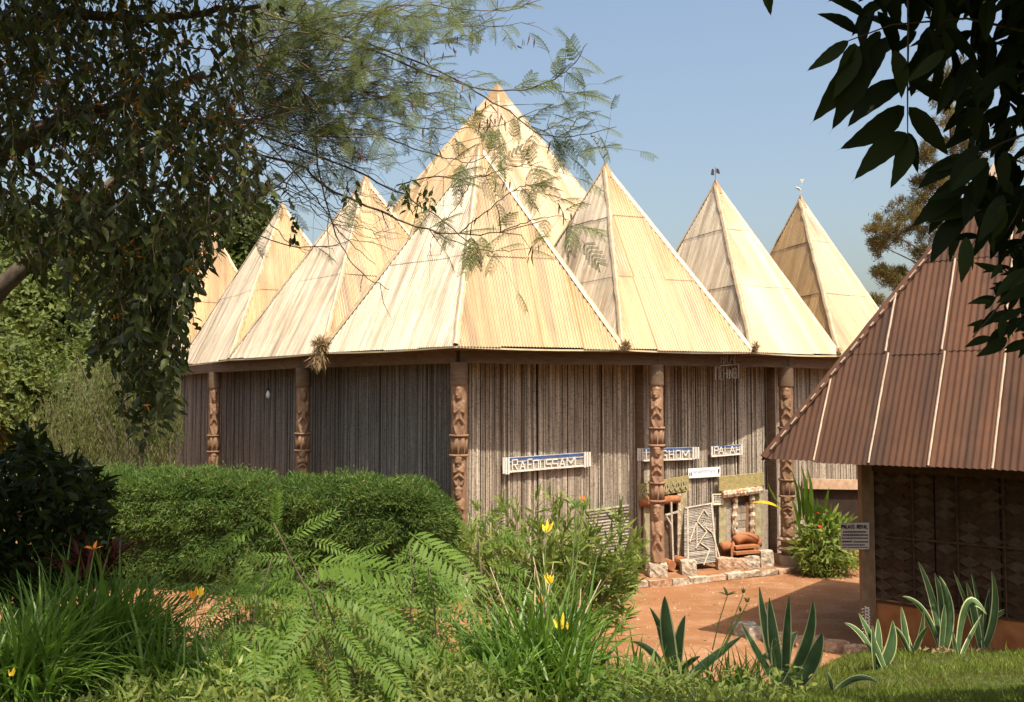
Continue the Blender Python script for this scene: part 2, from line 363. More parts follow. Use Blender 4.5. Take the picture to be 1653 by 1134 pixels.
# ================================================================== PALACE
HE = 4.49
def eave_pt(px, Y): return np.array([(px - CX) / FPX * Y, Y, HE])
C0 = eave_pt(735, 16.3); C1R = eave_pt(1006, 17.4); C2R = eave_pt(1215, 18.4); C3R = eave_pt(1355, 19.9); C4R = eave_pt(1470, 21.5)
C1L = eave_pt(520, 18.6); C2L = eave_pt(370, 21.9); C3L = eave_pt(288, 26.2); C4L = eave_pt(215, 31.5)
palace = thing('palace_building', (0, 24, 0), 'long round palace with cream corrugated pyramid roofs, cane walls and carved columns', 'building')
def apex(px, py, Y): return W(px, py, Y)
def corrugated(mbs, A, B, P, lam, amp, sw, rows, mat, parent, off=0.0, name='roof_sheet', sub=4, jit=.006, seam=None):
    """a triangular face A-B-P clad in separate corrugated sheets"""
    A, B, P = map(np.asarray, (A, B, P)); e = unit(B - A); n = unit(np.cross(B - A, P - A))
    if n[2] < 0: n = -n
    s = unit(np.cross(n, e)); s = s if s[2] > 0 else -s
    Lb = np.linalg.norm(B - A); up = np.dot(P - A, e); H = np.dot(P - A, s)
    def vmax(u): return np.where(u < up, H * u / max(up, 1e-6), H * (Lb - u) / max(Lb - up, 1e-6))
    fid = rng.uniform(0, 40)
    umin, umax = min(0, up), max(Lb, up)
    ncol = max(1, round((umax - umin) / sw)); sw = (umax - umin) / ncol
    for ri, (v0, v1) in enumerate(rows):
        v0, v1 = v0 * H, v1 * H
        for ci in range(ncol):
            u0, u1 = umin + ci * sw, umin + (ci + 1) * sw + lam * .5
            k = max(2, int((u1 - u0) / lam * sub)); u = np.linspace(u0, min(u1, umax - 1e-4), k + 1)
            tp = np.minimum(v1 + (.08 if ri < len(rows) - 1 else 0), vmax(u)); ok = tp > v0 + .01
            if ok.sum() < 2: continue
            lo, hi = np.argmax(ok), len(ok) - np.argmax(ok[::-1])
            u = u[lo:hi]; tp = tp[lo:hi]; m = len(u)
            h = amp * np.cos(2 * math.pi * u / lam) + rng.uniform(0, .007) * (ci % 2) + .005 * ri + off + rng.uniform(0, jit)
            b0 = v0 - rng.uniform(0, .05) if ri else v0 - rng.uniform(.02, .06)
            tl = rng.uniform(-.006, .006)
            V = []; L = []
            for vv, hh in ((np.full(m, b0), h + .006), (tp, h + tl * 0)):
                V.append(A + np.outer(u, e) + np.outer(vv, s) + np.outer(hh, n)); L.append(np.stack([u + fid, vv + fid, hh * 0], 1))
            i = np.arange(m - 1); q = MB(); q.add(np.concatenate(V), np.stack([i, i + 1, i + 1 + m, i + m], 1), 0, rng.random(), np.concatenate(L))
            q.build(name, mat, parent, smooth=True)
def ridge(parent, A, P, w=.11, mat=None, name='ridge_cap', lift=.022):
    A = np.asarray(A); P = np.asarray(P); d = unit(P - A); side = unit(np.cross(d, (0, 0, 1))); up = np.cross(side, d)
    q = MB(); n = 26; t = np.linspace(0, 1, n); pts = A + np.outer(t, P - A)
    wob = rng.normal(0, .006, n)
    prof = [(-w * .62, -.035), (-w * .25, .012), (0, .03), (w * .25, .012), (w * .62, -.035)]
    V = np.concatenate([pts + side * a + up * (b + lift) + np.outer(wob, side) for a, b in prof]); F = []
    for j in range(4):
        for i in range(n - 1): F.append((j * n + i, j * n + i + 1, (j + 1) * n + i + 1, (j + 1) * n + i))
    L = np.concatenate([np.stack([t * 4, t * 0 + a, t * 0], 1) for a, b in prof])
    q.add(V, F, 0, .5, L); return q.build(name, mat or M['cap'], parent, smooth=True)
def pyramid(base, P, mats, label, rows=((0, .36), (.36, .68), (.68, 1)), fin=None, lam=.058, amp=.016, capw=.09, vis=None):
    """four faces over base quad (counter-clockwise), apex P"""
    q = MB(); c = np.asarray(P); k = .075
    ring = [c + (np.asarray(b) - c) * k + np.array([0, 0, .05]) for b in base]
    q.add(ring + [c + np.array([0, 0, .14])], [(i, (i + 1) % 4, 4) for i in range(4)]); ro = q.build('pyramid_roof', M['capd'], palace)
    ro['label'] = label
    for i in range(4):
        A, B = base[i], base[(i + 1) % 4]; m = mats[i]
        if vis is not None and i not in vis:
            f = MB(); f.add([A, B, P], [(0, 1, 2)], 0, .5); f.build('roof_plane', m, ro); continue
        corrugated(None, A, B, P, lam, amp, .82, rows, m, ro)
    for i in range(4): 
        ridge(ro, np.asarray(base[i]) + np.array([0, 0, .0]), P, capw)
    return ro
def quad(Fa, Fb, P):
    """front corners Fa, Fb and the apex -> the four base corners"""
    P2 = np.array([P[0], P[1], HE]); return [Fa, Fb, 2 * P2 - Fa, 2 * P2 - Fb]
r1, r2 = M['roof'], M['roof2']
P1 = apex(775, 238, 18.7); P2 = apex(977, 270, 20.3); P3 = apex(1155, 297, 21.8); P4 = apex(1292, 322, 23.5)
Q1 = apex(590, 290, 21.3); Q2 = apex(456, 333, 24.8); Q3 = apex(338, 362, 29.5); PB = apex(803, 141, 25.0)
pb = np.array([PB[0], PB[1], HE])
rows3 = ((0, .36), (.36, .70), (.70, 1)); rows2 = ((0, .42), (.42, .80), (.80, 1))
ang = R(-86); big = [pb + 6.3 * np.array([math.cos(ang + R(90) * i), math.sin(ang + R(90) * i), 0]) for i in range(4)]
pyramid(big, PB, [r1] * 4, 'tallest pyramid roof in the middle', rows=((0, .3), (.3, .55), (.55, .78), (.78, 1)), vis=(0, 3))
pyramid([C0, C1R, 2 * np.array([P1[0], P1[1], HE]) - C0, C1L], P1, [r1, r1, r1, r2], 'large front corner pyramid roof', rows2, vis=(0, 3), capw=.11)
def bird(ro, P, k):
    q = MB(); P = np.asarray(P) + np.array([0, 0, .1])
    if k == 1:
        q.tube([P, P + [0, 0, .30]], .006, 5)
        q.add([P + [-.10, 0, .12], P + [-.03, 0, .11], P + [-.03, 0, .24], P + [-.07, 0, .27], P + [-.09, 0, .22]], [(0, 1, 2, 3, 4)])
        q.add([P + [.03, 0, .17], P + [.11, 0, .14], P + [.09, 0, .24], P + [.04, 0, .28], P + [.02, 0, .24]], [(0, 1, 2, 3, 4)])
        q.add([P + [-.10, .03, .12], P + [-.03, .03, .11], P + [-.03, .03, .24], P + [-.07, .03, .27], P + [-.09, .03, .22]], [(0, 1, 2, 3, 4)])
        q.add([P + [.03, .03, .17], P + [.11, .03, .14], P + [.09, .03, .24], P + [.04, .03, .28], P + [.02, .03, .24]], [(0, 1, 2, 3, 4)])
        m = M['vane']
    elif k == 2:
        q.tube([P, P + [.03, 0, .25], P + [.04, 0, .38]], .006, 5); q.box(P + [.05, 0, .40], .10, .02, .04); q.box(P + [.045, 0, .35], .05, .02, .04)
        q.tube([P + [.02, 0, .12], P + [-.04, 0, .18], P + [-.1, 0, .2], P + [-.13, 0, .14]], [.01, .035, .03, .008], 6); m = M['vanel']
    else:
        q.tube([P, P + [-.05, 0, .10], P + [-.14, 0, .28]], .007, 5); q.tube([P + [-.05, 0, .10], P + [.0, 0, .17], P + [.06, 0, .19]], [.012, .018, .006], 5)
        q.tube([P + [.02, 0, .16], P + [.07, 0, .28]], .006, 5); m = M['vane']
    q.build('finial', m, ro)
for (a, b, P, lb, ms, k) in ((C1R, C2R, P2, 'pyramid roof next right of the corner one', [r1, r1, r1, r2], 3),
                             (C2R, C3R, P3, 'pyramid roof with two small dark fins on its tip', [r1, r1, r1, r2], 1),
                             (C3R, C4R, P4, 'rightmost cream pyramid roof with a thin vane', [r1, r1, r1, r1], 2)):
    ro = pyramid(quad(a, b, P), P, ms, lb, rows3, vis=(0, 1, 3)); bird(ro, P, k)
for (a, b, P, lb) in ((C2L, C1L, Q1, 'pyramid roof next left of the corner one'), (C3L, C2L, Q2, 'second pyramid roof left of the corner one'),
                      (C4L, C3L, Q3, 'leftmost pyramid roof behind the hanging leaves')):
    pyramid(quad(a, b, P), P, [r2, r1, r1, r2], lb, rows2, vis=(0, 1, 3))
# eave trim, soffit and ring beam
eave = [C4L, C3L, C2L, C1L, C0, C1R, C2R, C3R, C4R]
for i in range(len(eave) - 1):
    a, b = eave[i], eave[i + 1]; n = 6; q = MB(); t = np.linspace(0, 1, 9)[:, None]; sag = -.025 * np.sin(t * math.pi)
    pts = a + t * (b - a) + np.array([0, 0, 1]) * (sag - .045)
    for j in range(8): q.bar(pts[j], pts[j + 1], .035, .03)
    q.build('eave_trim', M['trim'], palace)
def fpt(px, Y, z): return np.array([(px - CX) / FPX * Y, Y, z])
# column ring
COLS = [('E', 347, 23.2), ('D', 490, 19.8), ('A', 741, 16.85), ('B', 1059, 18.0), ('C', 1268, 19.35)]
cpos = {k: fpt(px, Y, 0) for k, px, Y in COLS}
cF = fpt(1432, 21.6, 0); cG = fpt(262, 28.5, 0); cH = fpt(190, 34, 0)
ringc = [cH, cG, cpos['E'], cpos['D'], cpos['A'], cpos['B'], cpos['C'], cF]
for i in range(len(ringc) - 1):
    a, b = ringc[i], ringc[i + 1]; q = MB(); q.bar(a + [0, 0, 4.30], b + [0, 0, 4.30], .16, .24); q.build('ring_beam', M['beam'], palace)
q = MB(); inner = [np.array([p[0] * 1.0, p[1], 4.405]) for p in ringc]; outer = [e + np.array([0, 0, -.07]) for e in [C4L, C3L, C2L, C1L, C0, C1R, C2R, C3R]]
V = []; F = []
for i in range(len(inner)): V += [inner[i], outer[i] + [0, 0.05, 0]]
for i in range(len(inner) - 1): F.append((2 * i, 2 * i + 2, 2 * i + 3, 2 * i + 1))
q.add(V, F); q.build('soffit', M['beam'], palace)
# walls
WP = [fpt(150, 36, 0), fpt(240, 30.0, 0), fpt(335, 24.8, 0), fpt(478, 21.1, 0), fpt(735, 17.35, 0), fpt(1031, 18.75, 0), fpt(1243, 19.8, 0), fpt(1420, 21.9, 0)]
q = MB(); V = []; F = []     # dark ceiling above the walkway, between walls and beam
for i in range(len(WP)): V += [np.array([*WP[i][:2], 4.43]) + [0, .4, 0], np.array([*ringc[min(i, 7)][:2], 4.43])]
for i in range(len(WP) - 1): F.append((2 * i, 2 * i + 2, 2 * i + 3, 2 * i + 1))
q.add(V, F); q.build('walkway_ceiling', M['beam'], palace)
def cane_wall(a, b, z0, z1, mat, nm='wall'):
    core = MB(); d = unit(b - a); n = unit(np.cross(d, (0, 0, 1))); n = n if n[1] < 0 else -n
    core.bar(a - n * .10 + [0, 0, (z0 + z1) / 2], b - n * .10 + [0, 0, (z0 + z1) / 2], .10, z1 - z0); w = core.build(nm, M['dark'], palace)
    L = np.linalg.norm(b - a); u = 0; q = MB(); groups = []
    while u < L:
        rd = rng.uniform(.010, .019); off = rng.uniform(-.009, .009)
        if rng.random() < .07: off -= .03; rd *= .7
        pu = a + d * (u + rd) + n * (off + .0); m = 7
        zz = np.linspace(z0, z1 - rng.uniform(0, .03), m); wob = np.cumsum(rng.normal(0, .0022, m)); wn_ = np.cumsum(rng.normal(0, .0022, m))
        V = []
        for k, an in enumerate((-80, -35, 10, 50, 85)):
            V.append(pu + d * (math.sin(R(an)) * rd) + n * (math.cos(R(an)) * rd) + np.outer(wob, d) + np.outer(wn_, n) + np.outer(zz, (0, 0, 1)))
        F = []
        for k in range(4):
            i = np.arange(m - 1); F.append(np.stack([k * m + i, (k + 1) * m + i, (k + 1) * m + i + 1, k * m + i + 1], 1))
        q.add(np.concatenate(V), np.concatenate(F), 0, np.clip(rng.normal(.5, .27), 0, 1)); u += rd * 1.9
    q.build('cane_cladding', mat, w, smooth=True, kind='stuff')
    for zc in (z0 + (z1 - z0) * .33, z0 + (z1 - z0) * .68):
        pass
    return w
for i in range(len(WP) - 1):
    cane_wall(WP[i], WP[i + 1], .05, 4.40, M['bamboo_shaded'] if i < 4 else M['bamboo'])
q = MB()
for p, r_ in ((WP[5], .09), (WP[6], .10), (WP[4], .09)):
    q = MB(); nn = np.array([0, -.02, 0]); q.tube([p + nn + [rng.normal(0, .004), 0, z] for z in np.linspace(0, 4.4, 9)], r_, 9)
    q.build('wall_post', M['beam'], palace, smooth=True)
# platform
q = MB(); pl = [p + (unit(np.array([p[0], p[1] - 24, 0]))) * .42 for p in ringc]
V = [np.array([p[0], p[1], .10]) for p in pl] + [np.array([p[0], p[1], -.05]) for p in pl] + [np.array([w[0], w[1] + .6, .10]) for w in WP]
F = []
n8 = 8
for i in range(7): F += [(i, i + 1, 8 + i + 1, 8 + i)[::-1], (i, i + 1, 16 + i + 1, 16 + i)]
q.add(V, F); q.build('floor_platform', M['earth'], palace)
for i in range(4, 6):
    a, b = pl[i], pl[i + 1]; L = np.linalg.norm(b - a); nk = int(L / .42); d = (b - a) / nk
    for k in range(nk):
        q = MB(); q.bar(a + d * (k + .03) + [0, 0, .055], a + d * (k + .99) + [0, 0, .055 + rng.uniform(-.008, .008)], .13, .10 + rng.uniform(-.01, .02))
        q.v[0] = q.v[0] + rng.normal(0, .012, q.v[0].shape); q.build('kerb_stone', M['stone'] if rng.random() < .75 else M['stoner'], palace)

# ---- carved columns
def column(key, Yx, lit, seed):
    p = cpos[key]; r0 = {'A': .165, 'B': .15, 'C': .16, 'D': .165, 'E': .155}[key]; zb = {'A': .38, 'B': .36, 'C': .30, 'D': .3, 'E': .3}[key]
    rs = np.random.default_rng(seed); nt, nz = 56, 230; zt = 4.19
    z = np.linspace(zb, zt, nz); th = np.linspace(0, 2 * math.pi, nt, endpoint=False); TH, ZZ = np.meshgrid(th, z)
    v2 = np.array([-p[0], -p[1]]); f0 = math.atan2(v2[1], v2[0])          # direction facing the visitor
    dth = (TH - f0 + math.pi) % (2 * math.pi) - math.pi; sx = dth * r0       # surface coordinate across
    bands = {'A': [(2.50, 2.86)], 'D': [(2.42, 2.78)], 'E': [(2.2, 2.6)], 'B': [(2.62, 2.96), (1.55, 1.90)], 'C': [(2.66, 2.92), (1.50, 1.84)]}[key]
    rr = np.full(TH.shape, r0) * (1 + .012 * np.sin(TH * 3 + ZZ)) 
    topc = 3.78                                                            # carving stops below here
    rr = np.where(ZZ > topc, r0 * 1.0, rr * .84)
    def bump(cx, cz, wx, wz, h, tilt=0.0):
        a = (sx - cx) + tilt * (ZZ - cz); g = 1 - (a / wx) ** 2 - ((ZZ - cz) / wz) ** 2
        return h * np.sqrt(np.clip(g, 0, 1))
    def groove(x1, z1, x2, z2, w, h):
        dx, dz = x2 - x1, z2 - z1; L2 = dx * dx + dz * dz; t = np.clip(((sx - x1) * dx + (ZZ - z1) * dz) / L2, 0, 1)
        d = np.hypot(sx - x1 - t * dx, ZZ - z1 - t * dz); return h * np.clip(1 - (d / w) ** 2, 0, 1)
    segs = []; edges = [zb] + [e for b in sorted(bands) for e in b] + [topc]
    free = [(edges[i], edges[i + 1]) for i in range(0, len(edges), 2)]
    D = np.zeros(TH.shape)
    for (a, b) in free:                                                    # figures in relief between the bands
        zc = a
        while zc < b - .35:
            h = min(b - zc, rs.uniform(.75, .95)); m = zc + h / 2; fl = rs.choice([-1, 1])
            if b - (zc + h) < .35: h = b - zc; m = zc + h / 2
            hd = zc + h * .82
            D = np.maximum(D, bump(.01 * fl, hd, .075, h * .15, .055)); D = np.maximum(D, bump(.035 * fl, hd - .02, .025, .03, .075))      # head, nose
            for e in (-1, 1): D = np.maximum(D, bump(e * .030 + .01 * fl, hd + .03, .016, .016, .068))
            D = np.maximum(D, bump(.01 * fl, hd - .075, .035, .014, .064)); D = np.maximum(D, bump(.0, hd + h * .10, .085, .05, .052))
            for e in (-1, 1):
                D = np.maximum(D, groove(e * .10, zc + h * .66, e * .085, zc + h * .44, .03, .05)); D = np.maximum(D, groove(e * .085, zc + h * .44, -.02 * e, zc + h * .55, .026, .06))
                D = np.maximum(D, groove(e * .03, zc + h * .34, e * .10, zc + h * .22, .036, .055)); D = np.maximum(D, groove(e * .10, zc + h * .22, e * .05, zc + h * .03, .03, .05))
            D = np.maximum(D, bump(0, zc + h * .52, .085, h * .17, .045)); D = np.maximum(D, bump(0, zc + h * .38, .07, h * .08, .04))
            for e in np.linspace(0, h, 9): D = np.maximum(D, groove(.02, zc + e, .12, zc + e + .05, .012, .012) * (fl > 0))
            zc += h
    frontmask = np.clip(1.25 - np.abs(dth) / 1.9, 0, 1) ** .5
    noise_r = .006 * np.sin(TH * 7 + ZZ * 9) * np.sin(ZZ * 21 + TH * 2)
    back = .02 * np.abs(np.sin(TH * 4 + ZZ * 14))
    rr = rr + D * frontmask * (ZZ < topc) + (back * (1 - frontmask) + noise_r) * (ZZ < topc)
    # slanting end of the carving, like a long skull cap
    cut = topc - .55 * np.clip(-dth * (1 if key in 'BCE' else -1) / 1.5, 0, 1)
    rr = np.where((ZZ > cut) & (ZZ <= topc), np.minimum(rr, r0 * .9), rr)
    X_ = p[0] + rr * np.cos(TH); Y_ = p[1] + rr * np.sin(TH); V = np.stack([X_, Y_, ZZ], -1).reshape(-1, 3)
    I = np.arange((nz - 1) * nt); i = I // nt; k = I % nt; F = np.stack([i * nt + k, i * nt + (k + 1) % nt, (i + 1) * nt + (k + 1) % nt, (i + 1) * nt + k], 1)
    q = MB(); mi = 0; q.add(V, F, 0, .5)
    # plain upper shaft in darker timber, the eave's shadow put into its colour
    ob = q.build('carved_column', [M['carved'] if key != 'B' else M['carvedg'], M['beam']], palace, smooth=True)
    zz = np.repeat(z[:-1], nt); mi = np.where(zz > topc, 1, 0).astype(np.int32); ob.data.polygons.foreach_set('material_index', mi)
    for (a, b) in bands:
        q = MB(); zc = (a + b) / 2
        for zr in (a, b): 
            t = np.linspace(0, 2 * math.pi, 33); q.tube([(p[0] + (r0 * .98) * math.cos(x), p[1] + (r0 * .98) * math.sin(x), zr) for x in t], .026, 6, cap=False)
        q.add(*ringmesh(p, r0 * .90, a, b, 32))
        nn = 8
        for s_ in range(nn):                                               # hatched triangles
            t0 = 2 * math.pi * s_ / nn; up = s_ % 2
            for k_ in range(4):
                f = .12 + k_ * .23; w = 2 * math.pi / nn
                A_ = t0 + w * f; zA = a + .03; B_ = t0 + w * (.5 + .5 * f if not up else .5 * f); zB = b - .03
                if up: A_, B_ = t0 + w * f, t0 + w * (f * .4 + .6)
                pts = [(p[0] + r0 * .93 * math.cos(A_ + (B_ - A_) * x), p[1] + r0 * .93 * math.sin(A_ + (B_ - A_) * x), zA + (zB - zA) * x) for x in (0, .5, 1)]
                q.tube(pts, .011, 4)
        q.build('carved_band', M['carved'] if key != 'B' else M['carvedg'], ob, smooth=True)
    q = MB()
    if key == 'C':
        q.box(p + np.array([0, 0, .19]), .46, .40, .20); m = M['concrete']
        for zr in (.42, .62): q.tube([(p[0] + .17 * math.cos(x), p[1] + .17 * math.sin(x), zr) for x in np.linspace(0, 6.283, 25)], .05, 6, cap=False)
    else: q = rockmesh(p + np.array([0, 0, .22]), .36, .32, .30, seed); m = M['stone']
    q.build('pedestal', m, ob)
def ringmesh(p, r, a, b, n):
    V = [(p[0] + r * math.cos(6.28318 * k / n), p[1] + r * math.sin(6.28318 * k / n), z) for z in (a, b) for k in range(n)]
    return V, [(k, (k + 1) % n, n + (k + 1) % n, n + k) for k in range(n)]
def rockmesh(c, sx, sy, sz, seed):
    import bmesh
    bm = bmesh.new(); bmesh.ops.create_cube(bm, size=1.0); bmesh.ops.subdivide_edges(bm, edges=bm.edges[:], cuts=5, use_grid_fill=True)
    V = np.array([v.co[:] for v in bm.verts]); F = [tuple(v.index for v in f.verts) for f in bm.faces]; bm.free()
    rr_ = np.linalg.norm(V, axis=1, keepdims=True); V = V * (1 - .28 * np.clip(rr_ - .55, 0, 1))
    V = V + .045 * np.stack([snoise(V + k * 3.1, 6.5, seed + k) for k in range(3)], 1) + .02 * np.stack([snoise(V + k * 3.1, 17, seed + k + 5) for k in range(3)], 1)
    q = MB(); q.add(np.asarray(c) + V * np.array([sx, sy, sz]), F, 0, .5); return q
for i, k in enumerate('ABCDE'): column(k, 0, True, 20 + i)

# ---- wall things on the entrance bay (between column B and C)
wa, wb = WP[5], WP[6]; wd = unit(wb - wa); wnrm = unit(np.cross(wd, (0, 0, 1))); wnrm = wnrm if wnrm[1] < 0 else -wnrm
def onw(px, py, off=.05): return Wp(px, py, wa + wnrm * off, wnrm)
ra_, rb_ = WP[4], WP[5]; rd_ = unit(rb_ - ra_); rn_ = unit(np.cross(rd_, (0, 0, 1))); rn_ = rn_ if rn_[1] < 0 else -rn_
def onr(px, py, off=.05): return Wp(px, py, ra_ + rn_ * off, rn_)
def slab(fn, pts, off, th, mat, name, parent, n=None, rnd=.5):
    """a board whose face is the pixel quad, th thick, standing off the wall"""
    nrm = rn_ if fn is onr else wnrm
    f = [fn(x, y, off + th) for x, y in pts]; b = [p - nrm * th for p in f]; k = len(f)
    q = MB(); q.add(f + b, [tuple(range(k))[::-1], tuple(range(k, 2 * k))] + [(i, (i + 1) % k, k + (i + 1) % k, k + i) for i in range(k)], 0, rnd)
    return q.build(name, mat, parent)
def stickline(q, fn, a, b, off, w, mi=0, r=None):
    nrm = rn_ if fn is onr else wnrm; q.bar(fn(*a, off), fn(*b, off), w, w, nrm, mi, r)
# left doorway
def doorway(name, label): return None
D1 = MB(); d1 = slab(onw, [(1052, 812), (1092, 806), (1092, 918), (1052, 926)], .02, .05, M['dark'], 'doorway', palace)  # flat near-black board; the doorway's inner shade is its colour
d1['label'] = 'doorway half hidden by the carved column, its inner shade a flat dark board'
slab(onw, [(1031, 782), (1112, 768), (1112, 792), (1031, 806)], .10, .05, M['ykw'], 'lintel_board', d1)
q = MB(); 
for k in range(9):
    x = 1034 + k * 8.6; y = 786 - k * 1.45
    for (a, b) in (((x, y + 2), (x + 6, y + 14)), ((x + 6, y + 1), (x, y + 15)), ((x - 1.5, y), (x - 1.5, y + 17))): stickline(q, onw, a, b, .165, .022)
q.build('lintel_carving', M['ykl'], d1)
q = MB(); q.tube([onw(x, 812 - (x - 1032) * .1, .16) for x in np.linspace(1032, 1096, 9)], [.085, .08, .09, .082, .09, .08, .09, .082, .08], 10); q.build('lintel_log', M['orange'], d1, smooth=True)
for (x0, x1, m, y0, y1) in ((1039, 1049, 'ykl', 806, 905), (1094, 1100, 'mottled', 796, 924), (1100, 1108, 'ykl', 796, 922), (1030, 1035, 'bamboo', 740, 915)):
    slab(onw, [(x0, y0), (x1, y0 - 2), (x1 - 1, y1 - 2), (x0, y1)], .08, .05, M[m], 'jamb', d1)
q = MB(); 
for (a, b, w) in (((1083, 806), (1087, 922), .035), ((1074, 832), (1096, 826), .035), ((1076, 834), (1084, 848), .03)): stickline(q, onw, a, b, .22, w)
q.build('door_pole', M['cane'], d1)
slab(onw, [(1070, 832), (1083, 832), (1083, 912), (1070, 914)], .08, .04, M['beam'], 'door_leaf', d1)
for j, (x, y) in enumerate(((1079, 911), (1101, 907))):
    q = MB(); c = onw(x, y, .38); q.tube([c + wnrm * .14, c - wnrm * .05, c - wnrm * .24], [.095, .1, .095], 12)
    tag(q.build('log', M['orange']), ('short red log lying on its side by the left doorway' if j == 0 else 'red log end under the mottled door jamb'), 'log')
# right doorway
d2 = slab(onw, [(1184, 800), (1216, 797), (1216, 893), (1184, 898)], .02, .04, M['beam'], 'doorway', palace); d2['label'] = 'closed doorway of short boards with a red carved sill'
slab(onw, [(1161, 770), (1233, 763), (1233, 783), (1197, 790), (1161, 793)], .12, .06, M['ykw'], 'lintel_board', d2)
q = MB(); xs_ = np.linspace(1166, 1229, 15); q.tube([onw(x, 799 - (x - 1166) * .125, .2) for x in xs_], [.07 + .016 * (i % 2) for i in range(15)], 8); q.build('lintel_log', M['mottled'], d2)
for (x0, x1, m, off) in ((1161, 1172, 'ykl', .08), (1172, 1181, 'bamboo', .06), (1219, 1229, 'ykl', .08), (1229, 1240, 'bamboo', .06)):
    slab(onw, [(x0, 792), (x1, 791), (x1, 896), (x0, 899)], off, .05, M[m], 'jamb', d2)
for x in (1186, 1214):
    q = MB(); q.tube([onw(x + rng.normal(0, .5), y, .15) for y in np.linspace(800, 892, 15)], [.05 + .018 * (i % 2) for i in range(15)], 7); q.build('carved_jamb', M['mottled'], d2)
ys_ = [816, 829, 841, 853, 865, 878, 890]
for i in range(6): slab(onw, [(1190, ys_[i] + .6), (1204, ys_[i] - .8), (1204, ys_[i + 1] - 1.4), (1190, ys_[i + 1] - .2)], .06 + rng.uniform(0, .02), .04, M['bamboo'], 'door_board', d2, rnd=rng.random())
slab(onw, [(1204, 812), (1211, 811), (1211, 890), (1204, 891)], .06, .06, M['carved'], 'door_board', d2)
q = MB(); q.tube([onw(x, 884 - (x - 1164) * .13, .2) for x in np.linspace(1164, 1226, 9)], .10, 12); q.build('threshold_log', M['orange'], d2, smooth=True)
# red wooden seat in front of the right doorway
st = thing('wooden_seat', onw(1197, 900, .45), 'small red-orange carved wooden seat in front of the right doorway', 'seat')
for x in (1185, 1222):
    q = MB(); a = onw(x, 0, .3); P_ = [onw(x, 868, .22), onw(x - 1, 882, .40), onw(x - 3, 884, .55), onw(x - 3, 899, .55), onw(x, 897, .22)]
    q.add([p - wd * .03 for p in P_] + [p + wd * .03 for p in P_], [(0, 1, 2, 3, 4), (9, 8, 7, 6, 5)] + [(i, (i + 1) % 5, 5 + (i + 1) % 5, 5 + i) for i in range(5)]); q.build('side_panel', M['orange'], st)
q = MB(); t = np.linspace(0, 1, 9); q.tube([onw(1186 + 35 * x, 874 - 6 * math.sin(x * 3.1) - 2 * x, .30) for x in t], .10, 10); q.build('backrest', M['orange'], st, smooth=True)
for y, o in ((884, .45), (893, .56)):
    q = MB(); q.bar(onw(1184, y, o), onw(1222, y - 3, o), .20, .05); q.build('seat' if y == 884 else 'rail', M['orange'], st)
# boulders
for i, (x, y, sx, sz, mt, lb) in enumerate(((1111, 915, .30, .30, 'stone', 'pale rough boulder left of the woven panel foot'), (1170, 909, .34, .26, 'stoner', 'reddish boulder, leftmost of the row before the seat'),
        (1191, 909, .30, .25, 'stoner', 'mottled boulder in the middle of the row before the seat'), (1212, 906, .32, .28, 'stone', 'boulder right of the row, before the seat edge'),
        (1236, 901, .28, .36, 'stone', 'tall pale boulder standing between the seat and the shaded post'))):
    c = Wz(x, y + sz * 38, .10); q = rockmesh(c + np.array([0, 0, sz / 2 - .03]), sx, .3, sz, 60 + i)
    tag(q.build('boulder', M[mt]), lb, 'stone', 'stones by the entrance')
# leaning woven panel with stick figure
pn = thing('woven_panel', onw(1130, 912, .45), 'grey cane panel with a stick figure, leaning on the wall between the doorways', 'panel')
A4 = [onw(1104, 820, .12), onw(1150, 812, .12), onw(1158, 908, .45), onw(1104, 914, .45)]
ex = A4[1] - A4[0]; pnn = unit(np.cross(ex, A4[3] - A4[0])); pnn = pnn if pnn[1] < 0 else -pnn
def onp(u, v, off=0.0):
    t_ = A4[0] * (1 - u) + A4[1] * u; b_ = A4[3] * (1 - u) + A4[2] * u; return t_ * (1 - v) + b_ * v + pnn * off
q = MB(); q.add([onp(0, 0), onp(1, 0), onp(1, 1), onp(0, 1)], [(0, 1, 2, 3)]); q.build('panel_back', M['greycane'], pn)
for k in range(36):
    q = MB(); v = (k + .5) / 36; q.tube([onp(.0, v, .008), onp(.5, v + rng.normal(0, .002), .008), onp(1, v,   .010)], .019, 5, r=rng.random()); q.build('slat', M['greycane'], pn)
for (a, b) in (((.1, 0), (.1, 1)), ((.93, 0), (.96, 1)), ((0, .01), (1, .01))):
    q = MB(); q.bar(onp(*a, .03), onp(*b, .03), .03, .025, pnn); q.build('frame_stick', M['cane'], pn)
q = MB()
def zp(x, y): return ((x - 450) / 270.0 * 1.0, (y - 460) / 510.0)
for (a, b) in (((625, 505), (660, 560)), ((625, 505), (560, 600)), ((560, 600), (640, 700)), ((640, 700), (540, 830)), ((580, 790), (655, 855)), ((655, 855), (600, 980)), ((550, 610), (490, 770)), ((555, 610), (550, 820)), ((630, 660), (690, 720)), ((690, 720), (735, 950))):
    q.bar(onp(*zp(*a), .045), onp(*zp(*b), .045), .024, .022, pnn)
q.build('stick_figure', M['cane'], pn)
q = MB(); t = np.linspace(0, 14, 50); q.tube([onp(*zp(612 + 2.4 * x * math.cos(x), 605 + 3.0 * x * math.sin(x)), .04) for x in t], .006, 4); q.build('coiled_face', M['cane'], pn)
# low cane panel at the shrub's back
q = thing('woven_panel', onr(985, 880, .3), 'low pale cane panel leaning on the wall behind the green shrub', 'panel')
for k in range(16):
    m_ = MB(); m_.tube([onr(946, 826 + k * 5, .25), onr(1014, 817 + k * 5, .25)], .032, 5, r=rng.random()); m_.build('slat', M['greycane'], q)

